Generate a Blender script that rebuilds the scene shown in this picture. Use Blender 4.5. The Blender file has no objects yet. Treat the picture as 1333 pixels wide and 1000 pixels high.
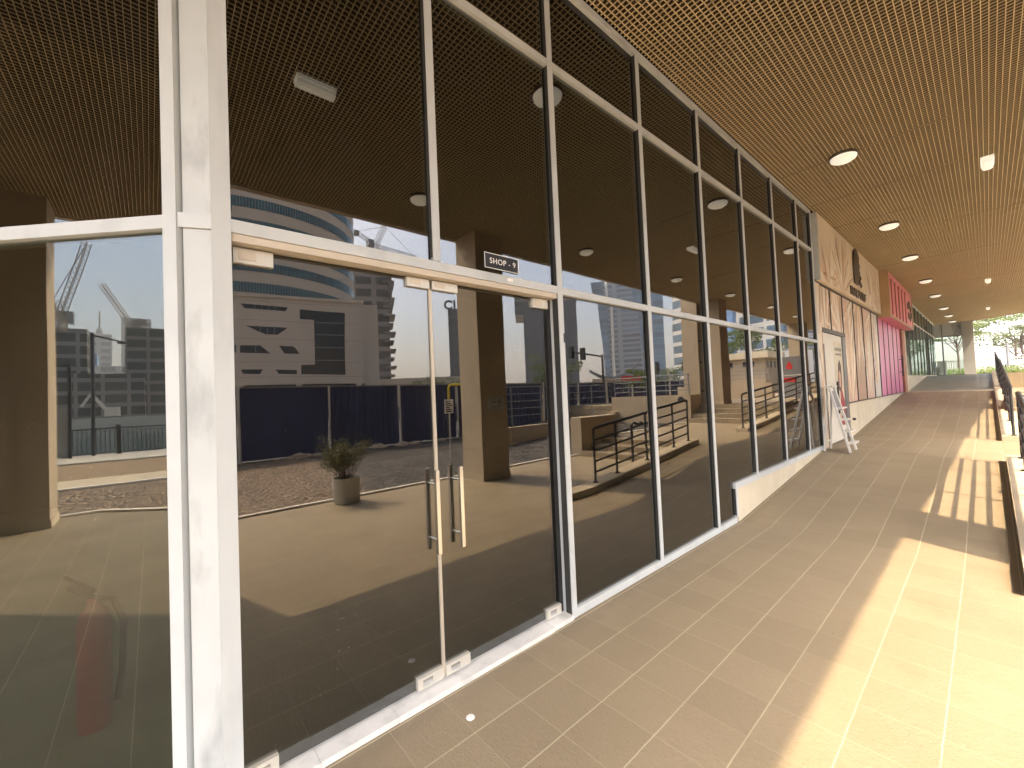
import bpy, math, random
from mathutils import Vector, Matrix
random.seed(7)
R = math.radians
S = bpy.context.scene
COL = S.collection

# ------------------------------------------------------------------ materials
MATS = {}
def nodes(name):
    m = bpy.data.materials.new(name); m.use_nodes = True
    nt = m.node_tree; nt.nodes.clear()
    out = nt.nodes.new('ShaderNodeOutputMaterial')
    return m, nt, out
def N(nt, t, **kw):
    n = nt.nodes.new(t)
    for k, v in kw.items():
        if k.startswith('_'): setattr(n, k[1:], v)
        else: n.inputs[k.replace('__', ' ')].default_value = v
    return n
def L(nt, a, b): nt.links.new(a, b)
def math_(nt, op, a, b=None, c=None):
    n = nt.nodes.new('ShaderNodeMath'); n.operation = op
    for i, v in enumerate((a, b, c)):
        if v is None: continue
        if isinstance(v, (int, float)): n.inputs[i].default_value = v
        else: L(nt, v, n.inputs[i])
    return n.outputs[0]
def mixc(nt, f, a, b):
    n = nt.nodes.new('ShaderNodeMix'); n.data_type = 'RGBA'
    for i, v in ((0, f), (6, a), (7, b)):
        if isinstance(v, (int, float)): n.inputs[i].default_value = v
        elif isinstance(v, (tuple, list)): n.inputs[i].default_value = tuple(v) + (1,) if len(v) == 3 else v
        else: L(nt, v, n.inputs[i])
    return n.outputs[2]
def pos(nt): return nt.nodes.new('ShaderNodeNewGeometry').outputs['Position']
def noise(nt, scale, detail=4, vec=None, rough=.55, dist=0):
    n = N(nt, 'ShaderNodeTexNoise', Scale=scale, Detail=detail, Roughness=rough, Distortion=dist)
    L(nt, vec if vec is not None else pos(nt), n.inputs['Vector']); return n.outputs[0]
def ramp(nt, fac, a, b):
    n = nt.nodes.new('ShaderNodeMapRange'); n.inputs[1].default_value = a; n.inputs[2].default_value = b
    L(nt, fac, n.inputs[0]); return n.outputs[0]
def bump(nt, h, strength, dist=.01):
    b = N(nt, 'ShaderNodeBump', Strength=strength, Distance=dist); L(nt, h, b.inputs['Height']); return b.outputs[0]
def sc(nt, v, x, y, z):
    n = nt.nodes.new('ShaderNodeMapping'); n.inputs['Scale'].default_value = (x, y, z); L(nt, v, n.inputs['Vector']); return n.outputs[0]

def plain(name, col, rough=.6, metal=0., var=.12, scale=3., bmp=0., bscale=60., spec=.5, dirt=None):
    """base colour with large soft mottling, small grain and optional grime patches"""
    if name in MATS: return MATS[name]
    m, nt, out = nodes(name)
    p = N(nt, 'ShaderNodeBsdfPrincipled', Roughness=rough, Metallic=metal)
    p.inputs['Specular IOR Level'].default_value = spec
    a = noise(nt, scale, 5)
    f = ramp(nt, a, .3, .7)
    lo = tuple(c * (1 - var) for c in col); hi = tuple(min(1, c * (1 + var)) for c in col)
    c = mixc(nt, f, lo, hi)
    if dirt:
        d = noise(nt, dirt[1], 6, sc(nt, pos(nt), 1, 1, .35))
        c = mixc(nt, math_(nt, 'MULTIPLY', ramp(nt, d, .52, .78), dirt[0]), c, tuple(x * .45 for x in col))
    L(nt, c, p.inputs['Base Color'])
    if bmp: L(nt, bump(nt, noise(nt, bscale, 4), bmp), p.inputs['Normal'])
    L(nt, p.outputs[0], out.inputs[0]); MATS[name] = m; return m

def tile_material():
    m, nt, out = nodes('stone_tile')
    P = pos(nt); s = nt.nodes.new('ShaderNodeSeparateXYZ'); L(nt, P, s.inputs[0])
    T = .305
    wob = math_(nt, 'MULTIPLY', math_(nt, 'SUBTRACT', noise(nt, 9, 2), .5), .006)
    fx = math_(nt, 'ADD', math_(nt, 'ADD', s.outputs[0], 30.5 - .025), wob); fy = math_(nt, 'ADD', math_(nt, 'ADD', s.outputs[1], 30.5 - .26), wob)
    ix = math_(nt, 'FLOOR', math_(nt, 'DIVIDE', fx, T)); iy = math_(nt, 'FLOOR', math_(nt, 'DIVIDE', fy, T))
    def line(v, w):
        r = math_(nt, 'FRACT', math_(nt, 'DIVIDE', v, T))
        e = math_(nt, 'ABSOLUTE', math_(nt, 'SUBTRACT', r, .5))
        return math_(nt, 'GREATER_THAN', e, .5 - w)
    lx = line(fx, .011); ly = line(fy, .008)
    cmb = nt.nodes.new('ShaderNodeCombineXYZ'); L(nt, ix, cmb.inputs[0]); L(nt, iy, cmb.inputs[1])
    wn = nt.nodes.new('ShaderNodeTexWhiteNoise'); L(nt, cmb.outputs[0], wn.inputs['Vector'])
    base = mixc(nt, wn.outputs[0], (.295, .238, .158), (.335, .270, .180))
    mot = ramp(nt, noise(nt, 2.2, 5), .3, .72)
    base = mixc(nt, math_(nt, 'MULTIPLY', mot, .35), base, (.25, .205, .13))
    fine = ramp(nt, noise(nt, 45, 5, sc(nt, P, 1, 2.2, 1), dist=.6), .35, .7)
    base = mixc(nt, math_(nt, 'MULTIPLY', fine, .22), base, (.20, .152, .088))
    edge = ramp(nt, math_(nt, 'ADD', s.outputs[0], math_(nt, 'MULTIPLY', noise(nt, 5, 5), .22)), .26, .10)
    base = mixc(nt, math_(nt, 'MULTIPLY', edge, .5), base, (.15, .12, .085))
    stain = ramp(nt, noise(nt, .75, 6, rough=.7), .56, .70)
    base = mixc(nt, math_(nt, 'MULTIPLY', stain, .28), base, (.17, .125, .075))
    spots = ramp(nt, noise(nt, 30, 2), .72, .76)
    base = mixc(nt, math_(nt, 'MULTIPLY', spots, .5), base, (.17, .13, .09))
    # grout: pale cream, worn to dark in places
    wear = ramp(nt, noise(nt, 1.1, 3), .5, .62)
    ey = math_(nt, 'COMPARE', s.outputs[1], 5.25, .28)
    gc = mixc(nt, math_(nt, 'MULTIPLY', wear, .55), (.47, .41, .28), (.26, .205, .125))
    gdark = mixc(nt, ey, gc, (.12, .09, .06))
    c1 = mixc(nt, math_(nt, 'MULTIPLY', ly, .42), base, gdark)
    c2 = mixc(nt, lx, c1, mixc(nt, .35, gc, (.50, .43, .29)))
    p = N(nt, 'ShaderNodeBsdfPrincipled', Roughness=.62)
    p.inputs['Specular IOR Level'].default_value = .32
    L(nt, c2, p.inputs['Base Color'])
    h1 = noise(nt, 38, 6, sc(nt, P, 1, 1.7, 1), rough=.6, dist=1.1)
    g = math_(nt, 'SUBTRACT', h1, math_(nt, 'MULTIPLY', math_(nt, 'MAXIMUM', lx, ly), .6))
    L(nt, bump(nt, g, .55, .012), p.inputs['Normal'])
    L(nt, p.outputs[0], out.inputs[0]); return m

def glass_material(name, f0_ior, tint, refl, dust=0.):
    m, nt, out = nodes(name)
    fr = N(nt, 'ShaderNodeFresnel', IOR=f0_ior)
    gm = nt.nodes.new('ShaderNodeNewGeometry'); mr = nt.nodes.new('ShaderNodeMapRange'); mr.inputs[3].default_value = f0_ior; mr.inputs[4].default_value = 1/f0_ior
    L(nt, gm.outputs['Backfacing'], mr.inputs[0]); L(nt, mr.outputs[0], fr.inputs['IOR'])
    wav = noise(nt, .9, 2)
    b = bump(nt, wav, .02, .05)
    g = N(nt, 'ShaderNodeBsdfGlossy', Roughness=0.); g.inputs['Color'].default_value = refl + (1,)
    L(nt, b, g.inputs['Normal']); L(nt, b, fr.inputs['Normal'])
    t = N(nt, 'ShaderNodeBsdfTransparent'); t.inputs['Color'].default_value = tint + (1,)
    mx = nt.nodes.new('ShaderNodeMixShader'); L(nt, fr.outputs[0], mx.inputs[0]); L(nt, t.outputs[0], mx.inputs[1]); L(nt, g.outputs[0], mx.inputs[2])
    # settled dust, streaks and specks on the pane
    df = N(nt, 'ShaderNodeBsdfDiffuse'); df.inputs['Color'].default_value = (.6, .58, .53, 1)
    P = pos(nt)
    streak = ramp(nt, noise(nt, 6, 5, sc(nt, P, 1, 1, .18)), .45, .85)
    v = nt.nodes.new('ShaderNodeTexVoronoi'); v.inputs['Scale'].default_value = 42; L(nt, P, v.inputs['Vector'])
    sp = math_(nt, 'LESS_THAN', v.outputs['Distance'], math_(nt, 'MULTIPLY', ramp(nt, noise(nt, 2.3, 3), .5, .75), .11))
    fac = math_(nt, 'ADD', math_(nt, 'MULTIPLY', streak, dust), math_(nt, 'MULTIPLY', sp, .25 + dust * 14))
    mx2 = nt.nodes.new('ShaderNodeMixShader'); L(nt, fac, mx2.inputs[0]); L(nt, mx.outputs[0], mx2.inputs[1]); L(nt, df.outputs[0], mx2.inputs[2])
    L(nt, mx2.outputs[0], out.inputs[0]); return m

def gravel_material(name, cols, scale, dark=None):
    m, nt, out = nodes(name)
    v = nt.nodes.new('ShaderNodeTexVoronoi'); v.inputs['Scale'].default_value = scale; L(nt, pos(nt), v.inputs['Vector'])
    s = nt.nodes.new('ShaderNodeSeparateColor'); L(nt, v.outputs['Color'], s.inputs[0])
    c = mixc(nt, s.outputs[0], cols[0], cols[1])
    c = mixc(nt, math_(nt, 'MULTIPLY', ramp(nt, noise(nt, .5, 4), .4, .6), .5), c, cols[2])
    if dark:   # a darker, purplish stone takes over farther along the bed
        sp = nt.nodes.new('ShaderNodeSeparateXYZ'); L(nt, pos(nt), sp.inputs[0])
        e = math_(nt, 'ADD', math_(nt, 'SUBTRACT', sp.outputs[1], math_(nt, 'MULTIPLY', math_(nt, 'SUBTRACT', sp.outputs[0], 5.), .12)), math_(nt, 'MULTIPLY', noise(nt, 1.6, 4), 1.2))
        c = mixc(nt, ramp(nt, e, 3.3, 3.9), c, mixc(nt, s.outputs[1], dark[0], dark[1]))
    p = N(nt, 'ShaderNodeBsdfPrincipled', Roughness=.9); L(nt, c, p.inputs['Base Color'])
    L(nt, bump(nt, math_(nt, 'SUBTRACT', 1, v.outputs['Distance']), 1., .12), p.inputs['Normal'])
    L(nt, p.outputs[0], out.inputs[0]); return m

def facade_material(name, wall, glass, fh, frac, vp, vfrac, z0=0., rough=.35):
    """storeys of glazing bands with uprights, measured up the wall"""
    m, nt, out = nodes(name)
    s = nt.nodes.new('ShaderNodeSeparateXYZ'); L(nt, pos(nt), s.inputs[0])
    zf = math_(nt, 'FRACT', math_(nt, 'DIVIDE', math_(nt, 'ADD', s.outputs[2], 90 + z0), fh))
    band = math_(nt, 'LESS_THAN', zf, frac)
    hv = math_(nt, 'ADD', math_(nt, 'ADD', s.outputs[0], s.outputs[1]), 900)
    up = math_(nt, 'GREATER_THAN', math_(nt, 'FRACT', math_(nt, 'DIVIDE', hv, vp)), vfrac)
    g = math_(nt, 'MULTIPLY', band, up)
    iv = math_(nt, 'FLOOR', math_(nt, 'DIVIDE', hv, vp)); iz = math_(nt, 'FLOOR', math_(nt, 'DIVIDE', math_(nt, 'ADD', s.outputs[2], 90 + z0), fh))
    cb = nt.nodes.new('ShaderNodeCombineXYZ'); L(nt, iv, cb.inputs[0]); L(nt, iz, cb.inputs[1])
    wn = nt.nodes.new('ShaderNodeTexWhiteNoise'); L(nt, cb.outputs[0], wn.inputs['Vector'])
    gc = mixc(nt, wn.outputs[0], tuple(x * .6 for x in glass), tuple(x * 1.4 for x in glass))
    c = mixc(nt, g, mixc(nt, math_(nt, 'MULTIPLY', noise(nt, .3, 4), .3), wall, tuple(x * .7 for x in wall)), gc)
    p = N(nt, 'ShaderNodeBsdfPrincipled'); L(nt, c, p.inputs['Base Color'])
    L(nt, math_(nt, 'SUBTRACT', .75, math_(nt, 'MULTIPLY', g, .75 - rough)), p.inputs['Roughness'])
    L(nt, p.outputs[0], out.inputs[0]); return m

def frond_material(name, a, b, c, scale, ang):
    """printed wrap: overlapping palm fronds"""
    m, nt, out = nodes(name)
    mp = nt.nodes.new('ShaderNodeMapping'); mp.inputs['Rotation'].default_value = (ang, 0, 0); L(nt, pos(nt), mp.inputs['Vector'])
    w = N(nt, 'ShaderNodeTexWave', Scale=scale, Distortion=6., Detail=3.); w.inputs['Detail Scale'].default_value = .7
    w.bands_direction = 'Y'; L(nt, sc(nt, mp.outputs[0], 1, 1, .22), w.inputs['Vector'])
    big = ramp(nt, noise(nt, 1.15, 2), .38, .62)
    col = mixc(nt, big, a, b)
    col = mixc(nt, math_(nt, 'MULTIPLY', ramp(nt, w.outputs[1], .35, .9), .65), col, c)
    p = N(nt, 'ShaderNodeBsdfPrincipled', Roughness=.35); L(nt, col, p.inputs['Base Color'])
    L(nt, p.outputs[0], out.inputs[0]); return m

def lamp_material():
    m, nt, out = nodes('opal_diffuser'); p = N(nt, 'ShaderNodeBsdfPrincipled', Roughness=.35)
    p.inputs['Base Color'].default_value = (.86,.84,.76,1); p.inputs['Emission Color'].default_value = (1,.93,.78,1); p.inputs['Emission Strength'].default_value = .10
    L(nt, p.outputs[0], out.inputs[0]); return m

def leaf_material(name, a, b):
    m, nt, out = nodes(name)
    oi = nt.nodes.new('ShaderNodeNewGeometry')
    c = mixc(nt, oi.outputs['Random Per Island'], a, b)
    d = N(nt, 'ShaderNodeBsdfPrincipled', Roughness=.55); L(nt, c, d.inputs['Base Color'])
    t = N(nt, 'ShaderNodeBsdfTranslucent'); L(nt, mixc(nt, .5, c, (.25, .3, .05)), t.inputs['Color'])
    mx = N(nt, 'ShaderNodeMixShader', Fac=.3); L(nt, d.outputs[0], mx.inputs[1]); L(nt, t.outputs[0], mx.inputs[2])
    L(nt, mx.outputs[0], out.inputs[0]); return m

M = dict(
    tile=tile_material(),
    frame=plain('white_aluminium', (.52, .555, .56), .42, 0, .05, 2, dirt=(.35, 5)),
    panel=plain('white_panel', (.51, .545, .545), .5, 0, .07, 3, dirt=(.9, 6)),
    soffit=plain('cream_header', (.55, .49, .40), .5, 0, .06),
    chrome=plain('brushed_steel', (.74, .75, .74), .22, 1., .05),
    patch=plain('satin_patch', (.60, .58, .51), .38, .3, .05),
    marble=plain('white_marble', (.70, .70, .68), .3, 0, .08, 3, dirt=(.6, 7)),
    grid=plain('tan_ceiling_grid', (.60, .485, .285), .5, 0, .04, 1),
    grid_shade=plain('tan_grid_shaded', (.125, .095, .05), .55, 0, .04, 1),  # same tan grid, darkened to paint in the shade inside the cells
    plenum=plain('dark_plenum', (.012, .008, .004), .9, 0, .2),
    fascia=plain('beige_fascia', (.45, .39, .30), .6, 0, .05, dirt=(.3, 2)),
    concrete=plain('beige_render', (.43, .35, .245), .8, 0, .05, 1.2, .25, 90, dirt=(.3, 2)),
    upstand=plain('cream_stone', (.62, .56, .42), .7, 0, .06, 3, .2, 50, dirt=(.3, 3)),
    kerb=plain('kerb_stone', (.48, .40, .28), .75, 0, .08, 2, .2, 60, dirt=(.4, 4)),
    greyc=plain('grey_concrete', (.30, .30, .28), .8, 0, .06, 2),
    tileg=plain('grey_tile', (.29,.27,.21), .5, 0, .15, 2, .2, 40),
    white=plain('white_edging', (.70, .66, .58), .7, 0, .1, 4, .2, 60),
    rail=plain('dark_rail_paint', (.045, .048, .054), .38, .2, .2, 8),
    greyrail=plain('grey_rail_paint', (.20, .22, .24), .4, .3, .1, 8),
    lampw=lamp_material(),
    lampd=plain('lamp_base', (.11, .085, .06), .5),
    hoard=plain('navy_sheet', (.011, .022, .085), .5, 0, .25, 1.2, dirt=(.4, 3)),
    postw=plain('pale_post', (.50, .48, .42), .6),
    gravel=gravel_material('brown_gravel', ((.40, .29, .19), (.10, .075, .055), (.24, .18, .13)), 13, ((.17,.15,.13),(.028,.026,.024))),
    sandgravel=gravel_material('tan_gravel', ((.46, .33, .20), (.30, .21, .13), (.38, .28, .17)), 15),
    sand=plain('sandy_ground', (.34, .27, .19), .95, 0, .15, .4, .4, 20),
    promenade=plain('pale_paving', (.42, .39, .33), .8, 0, .08, 1.5),
    asphalt=plain('asphalt', (.06, .06, .062), .9, 0, .15, 2, .3, 80),
    rubble=plain('rubble_stone', (.36, .30, .22), .95, 0, .2, 5, .5, 30),
    potm=plain('pale_pot', (.52, .50, .44), .6, 0, .05, 4),
    soil=plain('soil', (.05, .035, .025), .95, 0, .2, 20, .6, 40),
    stem=plain('bark_stem', (.11, .075, .05), .85, 0, .2, 12),
    black=plain('black_plastic', (.015, .015, .016), .4),
    white_ink=plain('white_lettering', (.82, .82, .80), .5, 0, .01),
    grey=plain('grey_metal', (.21, .215, .22), .45, .3, .06, 2),
    plateg=plain('pale_grey_plate', (.42,.42,.41), .4), gridj=plain('soffit_seam', (.09,.065,.035), .8),
    gasket=plain('dark_gasket', (.035,.034,.032), .6),
    strip=plain('satin_strip', (.50,.45,.37), .35, .2, .05),
    maroon=plain('maroon_mullion', (.16,.05,.07), .4),
    joint=plain('cladding_joint', (.30,.25,.19), .8),
    ladder=plain('ladder_aluminium', (.72, .71, .67), .4, .25, .05),
    red=plain('red_paint', (.55, .025, .02), .4, 0, .08),
    yellow=plain('yellow_paint', (.58, .47, .03), .45, 0, .1),
    beige_b=plain('beige_cladding', (.60, .49, .37), .75, 0, .04, .2, dirt=(.2, .3)),
    teal=plain('teal_glass', (.015, .085, .095), .12, 0, .35, .35),
    darkglass=plain('dark_glass', (.012, .016, .018), .12, 0, .5, .3, spec=.2),
    steel_far=plain('crane_steel', (.20, .17, .14), .6),
    conc_far=plain('raw_concrete', (.20, .19, .18), .9, 0, .15, .3),
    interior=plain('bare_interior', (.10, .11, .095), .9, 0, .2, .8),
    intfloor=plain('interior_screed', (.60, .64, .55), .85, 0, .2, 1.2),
    mauve=plain('dark_mullion', (.05, .045, .042), .4),
    brown_l=plain('bronze_letters', (.085, .062, .038), .45, .2, .1, 20),
    wood=plain('tan_trim', (.42, .27, .13), .45, 0, .1, 4),
    terra=plain('terracotta_jamb', (.36, .15, .085), .5, 0, .1, 3),
    pink=frond_material('pink_wrap', (.66, .22, .30), (.70, .26, .36), (.74, .36, .44), .5, .1),
    lilac=frond_material('lilac_wrap', (.60, .17, .36), (.66, .20, .35), (.68, .30, .46), .6, .2),
    salmon=frond_material('salmon_box', (.68, .18, .23), (.70, .20, .26), (.72, .25, .31), .3, .1),
    w1=plain('cream_wrap', (.74,.64,.48), .4, 0, .1, .8), w2=plain('peach_wrap', (.68,.52,.38), .4, 0, .14, .9),
    w3=plain('rose_wrap', (.64,.46,.37), .4, 0, .14, .9), w4=plain('brown_wrap', (.44,.31,.22), .4, 0, .18, 1.1), w5=plain('white_wrap', (.66,.64,.56), .4, 0, .08, .8),
    hair=plain('poster_hair', (.05, .03, .022), .5), skin=plain('poster_skin', (.55, .34, .24), .5), wine=plain('poster_red', (.28, .04, .05), .5),
    ink_brown=plain('brown_ink', (.45,.31,.20), .45, 0, .15, 3), ink_cream=plain('cream_ink', (.80,.74,.60), .45, 0, .06, 3), ink_peach=plain('peach_ink', (.66,.48,.33), .45, 0, .12, 3),
    poster=plain('poster_paper', (.60, .55, .42), .45, 0, .08, 2),
    leaf=leaf_material('shrub_leaf', (.04, .04, .014), (.12, .075, .035)),
    tleaf=leaf_material('tree_leaf', (.035, .07, .018), (.11, .16, .05)),
    aleaf=leaf_material('acacia_leaf', (.07, .12, .02), (.20, .26, .07)),
    hedge=leaf_material('hedge_leaf', (.09, .16, .02), (.24, .30, .06)),
    carw=plain('white_car_paint', (.75, .75, .74), .2), card=plain('dark_car_paint', (.03, .035, .045), .2), carb=plain('blue_car_paint', (.02, .04, .16), .2),
    tyre=plain('tyre', (.02, .02, .02), .8),
    glass=glass_material('tinted_glass', 2.2, (.30, .32, .29), (.96, .95, .925), .004),
    glass_l=glass_material('dusty_glass', 2.2, (.50, .53, .47), (.84, .86, .84), .018),
    glass_g=glass_material('green_glass', 1.9, (.16, .22, .20), (.80, .92, .88), .006),
    glass_c=glass_material('clear_glass', 1.5, (.72, .78, .74), (.9, .95, .93), .006),
)

# ------------------------------------------------------------------ mesh helpers
class MB:
    def __init__(s): s.v = []; s.f = []
    def add(s, vs, fs):
        o = len(s.v); s.v += [tuple(p) for p in vs]; s.f += [[i + o for i in f] for f in fs]; return s
    def box(s, a, b):
        x0, y0, z0 = a; x1, y1, z1 = b
        return s.add([(x0,y0,z0),(x1,y0,z0),(x1,y1,z0),(x0,y1,z0),(x0,y0,z1),(x1,y0,z1),(x1,y1,z1),(x0,y1,z1)],
                     [(3,2,1,0),(4,5,6,7),(0,1,5,4),(1,2,6,5),(2,3,7,6),(3,0,4,7)])
    def prism(s, poly, z0, z1, close=True):
        n = len(poly); g = lambda z, p: z(p) if callable(z) else z
        vs = [(p[0], p[1], g(z0, p)) for p in poly] + [(p[0], p[1], g(z1, p)) for p in poly]
        fs = [list(range(n))[::-1], [n + i for i in range(n)]] + [(i, (i+1) % n, n + (i+1) % n, n + i) for i in range(n)]
        return s.add(vs, fs)
    def plate(s, o, u, v, poly, t):
        """polygon (a,b) on the plane o + a*u + b*v, thickened by t along u x v"""
        o, u, v = Vector(o), Vector(u), Vector(v); w = u.cross(v).normalized() * t; n = len(poly)
        vs = [o + u*a + v*b for a, b in poly]; vs += [p + w for p in vs]
        return s.add(vs, [list(range(n))[::-1], [n+i for i in range(n)]] + [(i, (i+1) % n, n+(i+1) % n, n+i) for i in range(n)])
    def tube(s, pts, r, n=8, r1=None):
        pts = [Vector(p) for p in pts]; k = len(pts); rings = []
        for i, p in enumerate(pts):
            d = (pts[min(i+1, k-1)] - pts[max(i-1, 0)]).normalized()
            a = Vector((0,0,1)) if abs(d.z) < .9 else Vector((1,0,0))
            e = d.cross(a).normalized(); g = d.cross(e)
            rr = r if r1 is None else r + (r1 - r) * i / (k - 1)
            rings.append([p + (e*math.cos(2*math.pi*j/n) + g*math.sin(2*math.pi*j/n)) * rr for j in range(n)])
        fs = [(i*n+j, i*n+(j+1) % n, (i+1)*n+(j+1) % n, (i+1)*n+j) for i in range(k-1) for j in range(n)]
        fs += [list(range(n))[::-1], [(k-1)*n+j for j in range(n)]]
        return s.add([p for q in rings for p in q], fs)
    def bar(s, p, q, w, h, up=(0,0,1)):
        p, q = Vector(p), Vector(q); d = (q-p).normalized(); u = Vector(up)
        if abs(d.dot(u)) > .95: u = Vector((0,1,0))
        e = d.cross(u).normalized() * w/2; g = e.cross(d).normalized() * h/2
        vs = [p-e-g, p+e-g, p+e+g, p-e+g, q-e-g, q+e-g, q+e+g, q-e+g]
        return s.add(vs, [(3,2,1,0),(4,5,6,7),(0,1,5,4),(1,2,6,5),(2,3,7,6),(3,0,4,7)])
    def lathe(s, c, prof, n=24, axis='z', a0=0., a1=2*math.pi):
        full = abs(a1-a0-2*math.pi) < 1e-6; k = len(prof); m = n if full else n+1; vs = []
        for j in range(m):
            a = a0 + (a1-a0)*j/n
            for r, h in prof: 
                q = (r*math.cos(a), r*math.sin(a), h)
                if axis == 'x': q = (h, q[0], q[1])
                if axis == 'y': q = (q[1], h, q[0])
                vs.append((c[0]+q[0], c[1]+q[1], c[2]+q[2]))
        fs = [(j*k+i, ((j+1) % m)*k+i, ((j+1) % m)*k+i+1, j*k+i+1) for j in range(n if full else n) for i in range(k-1)]
        return s.add(vs, fs)
    def blob(s, c, r, n=7, jit=.25):
        vs = []; fs = []; 
        for i in range(n):
            th = math.pi*(i+.5)/n
            for j in range(n+2):
                a = 2*math.pi*j/(n+2); k = 1 + random.uniform(-jit, jit)
                vs.append((c[0]+r[0]*k*math.sin(th)*math.cos(a), c[1]+r[1]*k*math.sin(th)*math.sin(a), c[2]+r[2]*k*math.cos(th)))
        m = n+2
        for i in range(n-1):
            for j in range(m): fs.append((i*m+j, (i+1)*m+j, (i+1)*m+(j+1) % m, i*m+(j+1) % m))
        fs.append(list(range(m))); fs.append([(n-1)*m+j for j in range(m)][::-1])
        return s.add(vs, fs)
    def leaf(s, c, size, flat=0.):
        d = Vector((random.gauss(0,1), random.gauss(0,1), random.gauss(0,1)*(1-flat))).normalized()
        u = d.orthogonal().normalized(); a = random.uniform(0, 6.28)
        if flat: d = Vector((random.gauss(0,.4), random.gauss(0,.4), 1)).normalized(); u = d.orthogonal().normalized()
        w = d.cross(u); e = u*math.cos(a)+w*math.sin(a); g = d.cross(e)
        c = Vector(c); L_ = size*random.uniform(.7,1.3)
        return s.add([c-e*L_*.5, c+g*L_*.22, c+e*L_*.5, c-g*L_*.22], [(0,1,2,3)])
    def build(s, name, mat, parent=None, smooth=False, loc=None):
        w = Vector((0,0,0)); q = parent
        while q is not None: w += q.location; q = q.parent
        l = Vector(loc) if loc is not None else Vector((0,0,0)); off = w + l
        me = bpy.data.meshes.new(name); me.from_pydata([Vector(p) - off for p in s.v], [], s.f)
        me.materials.append(M[mat] if isinstance(mat, str) else mat); me.validate(); me.update()
        if smooth:
            for p in me.polygons: p.use_smooth = True
            try: me.set_sharp_from_angle(angle=R(40))
            except Exception: pass
        o = bpy.data.objects.new(name, me); o.location = l; COL.objects.link(o)
        if parent is not None: o.parent = parent
        return o
    def base(s):
        xs = [p[0] for p in s.v]; ys = [p[1] for p in s.v]; zs = [p[2] for p in s.v]
        return ((min(xs)+max(xs))/2, (min(ys)+max(ys))/2, min(zs))

def tag(o, label, cat, group=None):
    o['label'] = label; o['category'] = cat
    if group: o['group'] = group
    return o
def thing(name, loc, label, cat, group=None):
    o = bpy.data.objects.new(name, None); o.location = loc; o.empty_display_size = .2; COL.objects.link(o); return tag(o, label, cat, group)
def solo(mb, name, mat, label, cat, group=None, smooth=False):
    return tag(mb.build(name, mat, None, smooth, mb.base()), label, cat, group)
def struct(mb, name, mat, kind='structure', smooth=False):
    o = mb.build(name, mat, None, smooth); o['kind'] = kind; return o
def copy_thing(o, loc):
    c = o.copy(); COL.objects.link(c); c.location = loc
    for ch in o.children:
        d = ch.copy(); COL.objects.link(d); d.parent = c
        for g in ch.children:
            e = g.copy(); COL.objects.link(e); e.parent = d
    return c
def text_mb(txt, size, origin, right, up, depth=.004, align='CENTER', space=1., bold=0.):
    cu = bpy.data.curves.new('t', 'FONT'); cu.body = txt; cu.size = size; cu.align_x = align; cu.align_y = 'CENTER'; cu.extrude = depth/2; cu.space_character = space; cu.offset = bold
    ob = bpy.data.objects.new('t', cu); COL.objects.link(ob)
    dg = bpy.context.evaluated_depsgraph_get(); me = bpy.data.meshes.new_from_object(ob.evaluated_get(dg))
    r, u = Vector(right).normalized(), Vector(up).normalized(); n = r.cross(u); o = Vector(origin); mb = MB()
    mb.add([o + r*v.co.x + u*v.co.y + n*v.co.z for v in me.vertices], [list(p.vertices) for p in me.polygons])
    bpy.data.objects.remove(ob); bpy.data.curves.remove(cu); bpy.data.meshes.remove(me); return mb

# ------------------------------------------------------------------ levels
def zr(y):
    """walkway height: floor, ramp, landing, ramp, landing, ramp, upper floor"""
    K = [(-99,0),(5.4,0),(9.35,.39),(12.1,.39),(21.,1.14),(22.4,1.14),(30.3,1.73),(99,1.73)]
    for (a, za), (b, zb) in zip(K, K[1:]):
        if y <= b: return za + (zb-za)*(y-a)/(b-a)
# ------------------------------------------------------------------ ground
mb = MB()
low = [(-.12,.05),(-2.83,-2.68),(-14,-2.68),(-14,-7.6),(-.87,-7.6),(5.1,-1.66),(5.1,8.5),(2.36,8.5),(2.36,5.4),(-.12,5.4)]
mb.prism(low, -.3, 0)
for a, b in ((5.4,9.35),(9.35,12.1),(12.1,21.)):
    mb.prism([(-.12,a),(2.36,a),(2.36,b),(-.12,b)], -.4, lambda p: zr(p[1]))
mb.box((2.36,9.4,-.4),(5.1,14.8,.388)); 
struct(mb, 'walkway', 'tile')
mb = MB(); mb.prism([(-.12,21.),(2.36,21.),(2.36,22.4),(-.12,22.4)], -.4, lambda p: zr(p[1])); struct(mb, 'upper_landing', 'kerb')
mb = MB()
for a, b in ((22.4,30.3),(30.3,60)): mb.prism([(-.12,a),(2.36,a),(2.36,b),(-.12,b)], -.4, lambda p: zr(p[1]))
struct(mb, 'upper_walkway', 'tileg')
mb = MB(); mb.box((2.36,8.5,-.4),(5.0,8.95,.13)); mb.box((2.36,8.95,-.4),(5.0,9.4,.26))
struct(mb, 'lower_steps', 'tile')
mb = MB()
for i in range(4): mb.box((2.36,14.8+.3*i,-.3),(5.0,(15.1+.3*i) if i < 3 else 15.7+.4,.39+.155*(i+1)))
struct(mb, 'upper_steps', 'tile')
mb = MB(); mb.box((2.36,16.1,-.5),(5.6,30.3,1.006)); mb.box((5.6,16.6,-.5),(16,44,1.0)); mb.box((2.36,30.3,-.5),(5.6,60,1.72))
struct(mb, 'upper_plaza', 'tile')
mb = MB(); mb.prism([(5.16,-1.7),(12.3,-1.7),(12.3,8.5),(5.16,8.5)], -.3, -.03); mb.prism([(-.9,-7.66),(5.16,-1.7),(12.3,-1.7),(12.3,-11.1),(-30,-11.1),(-30,-7.66)], -.3, -.034)
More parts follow.
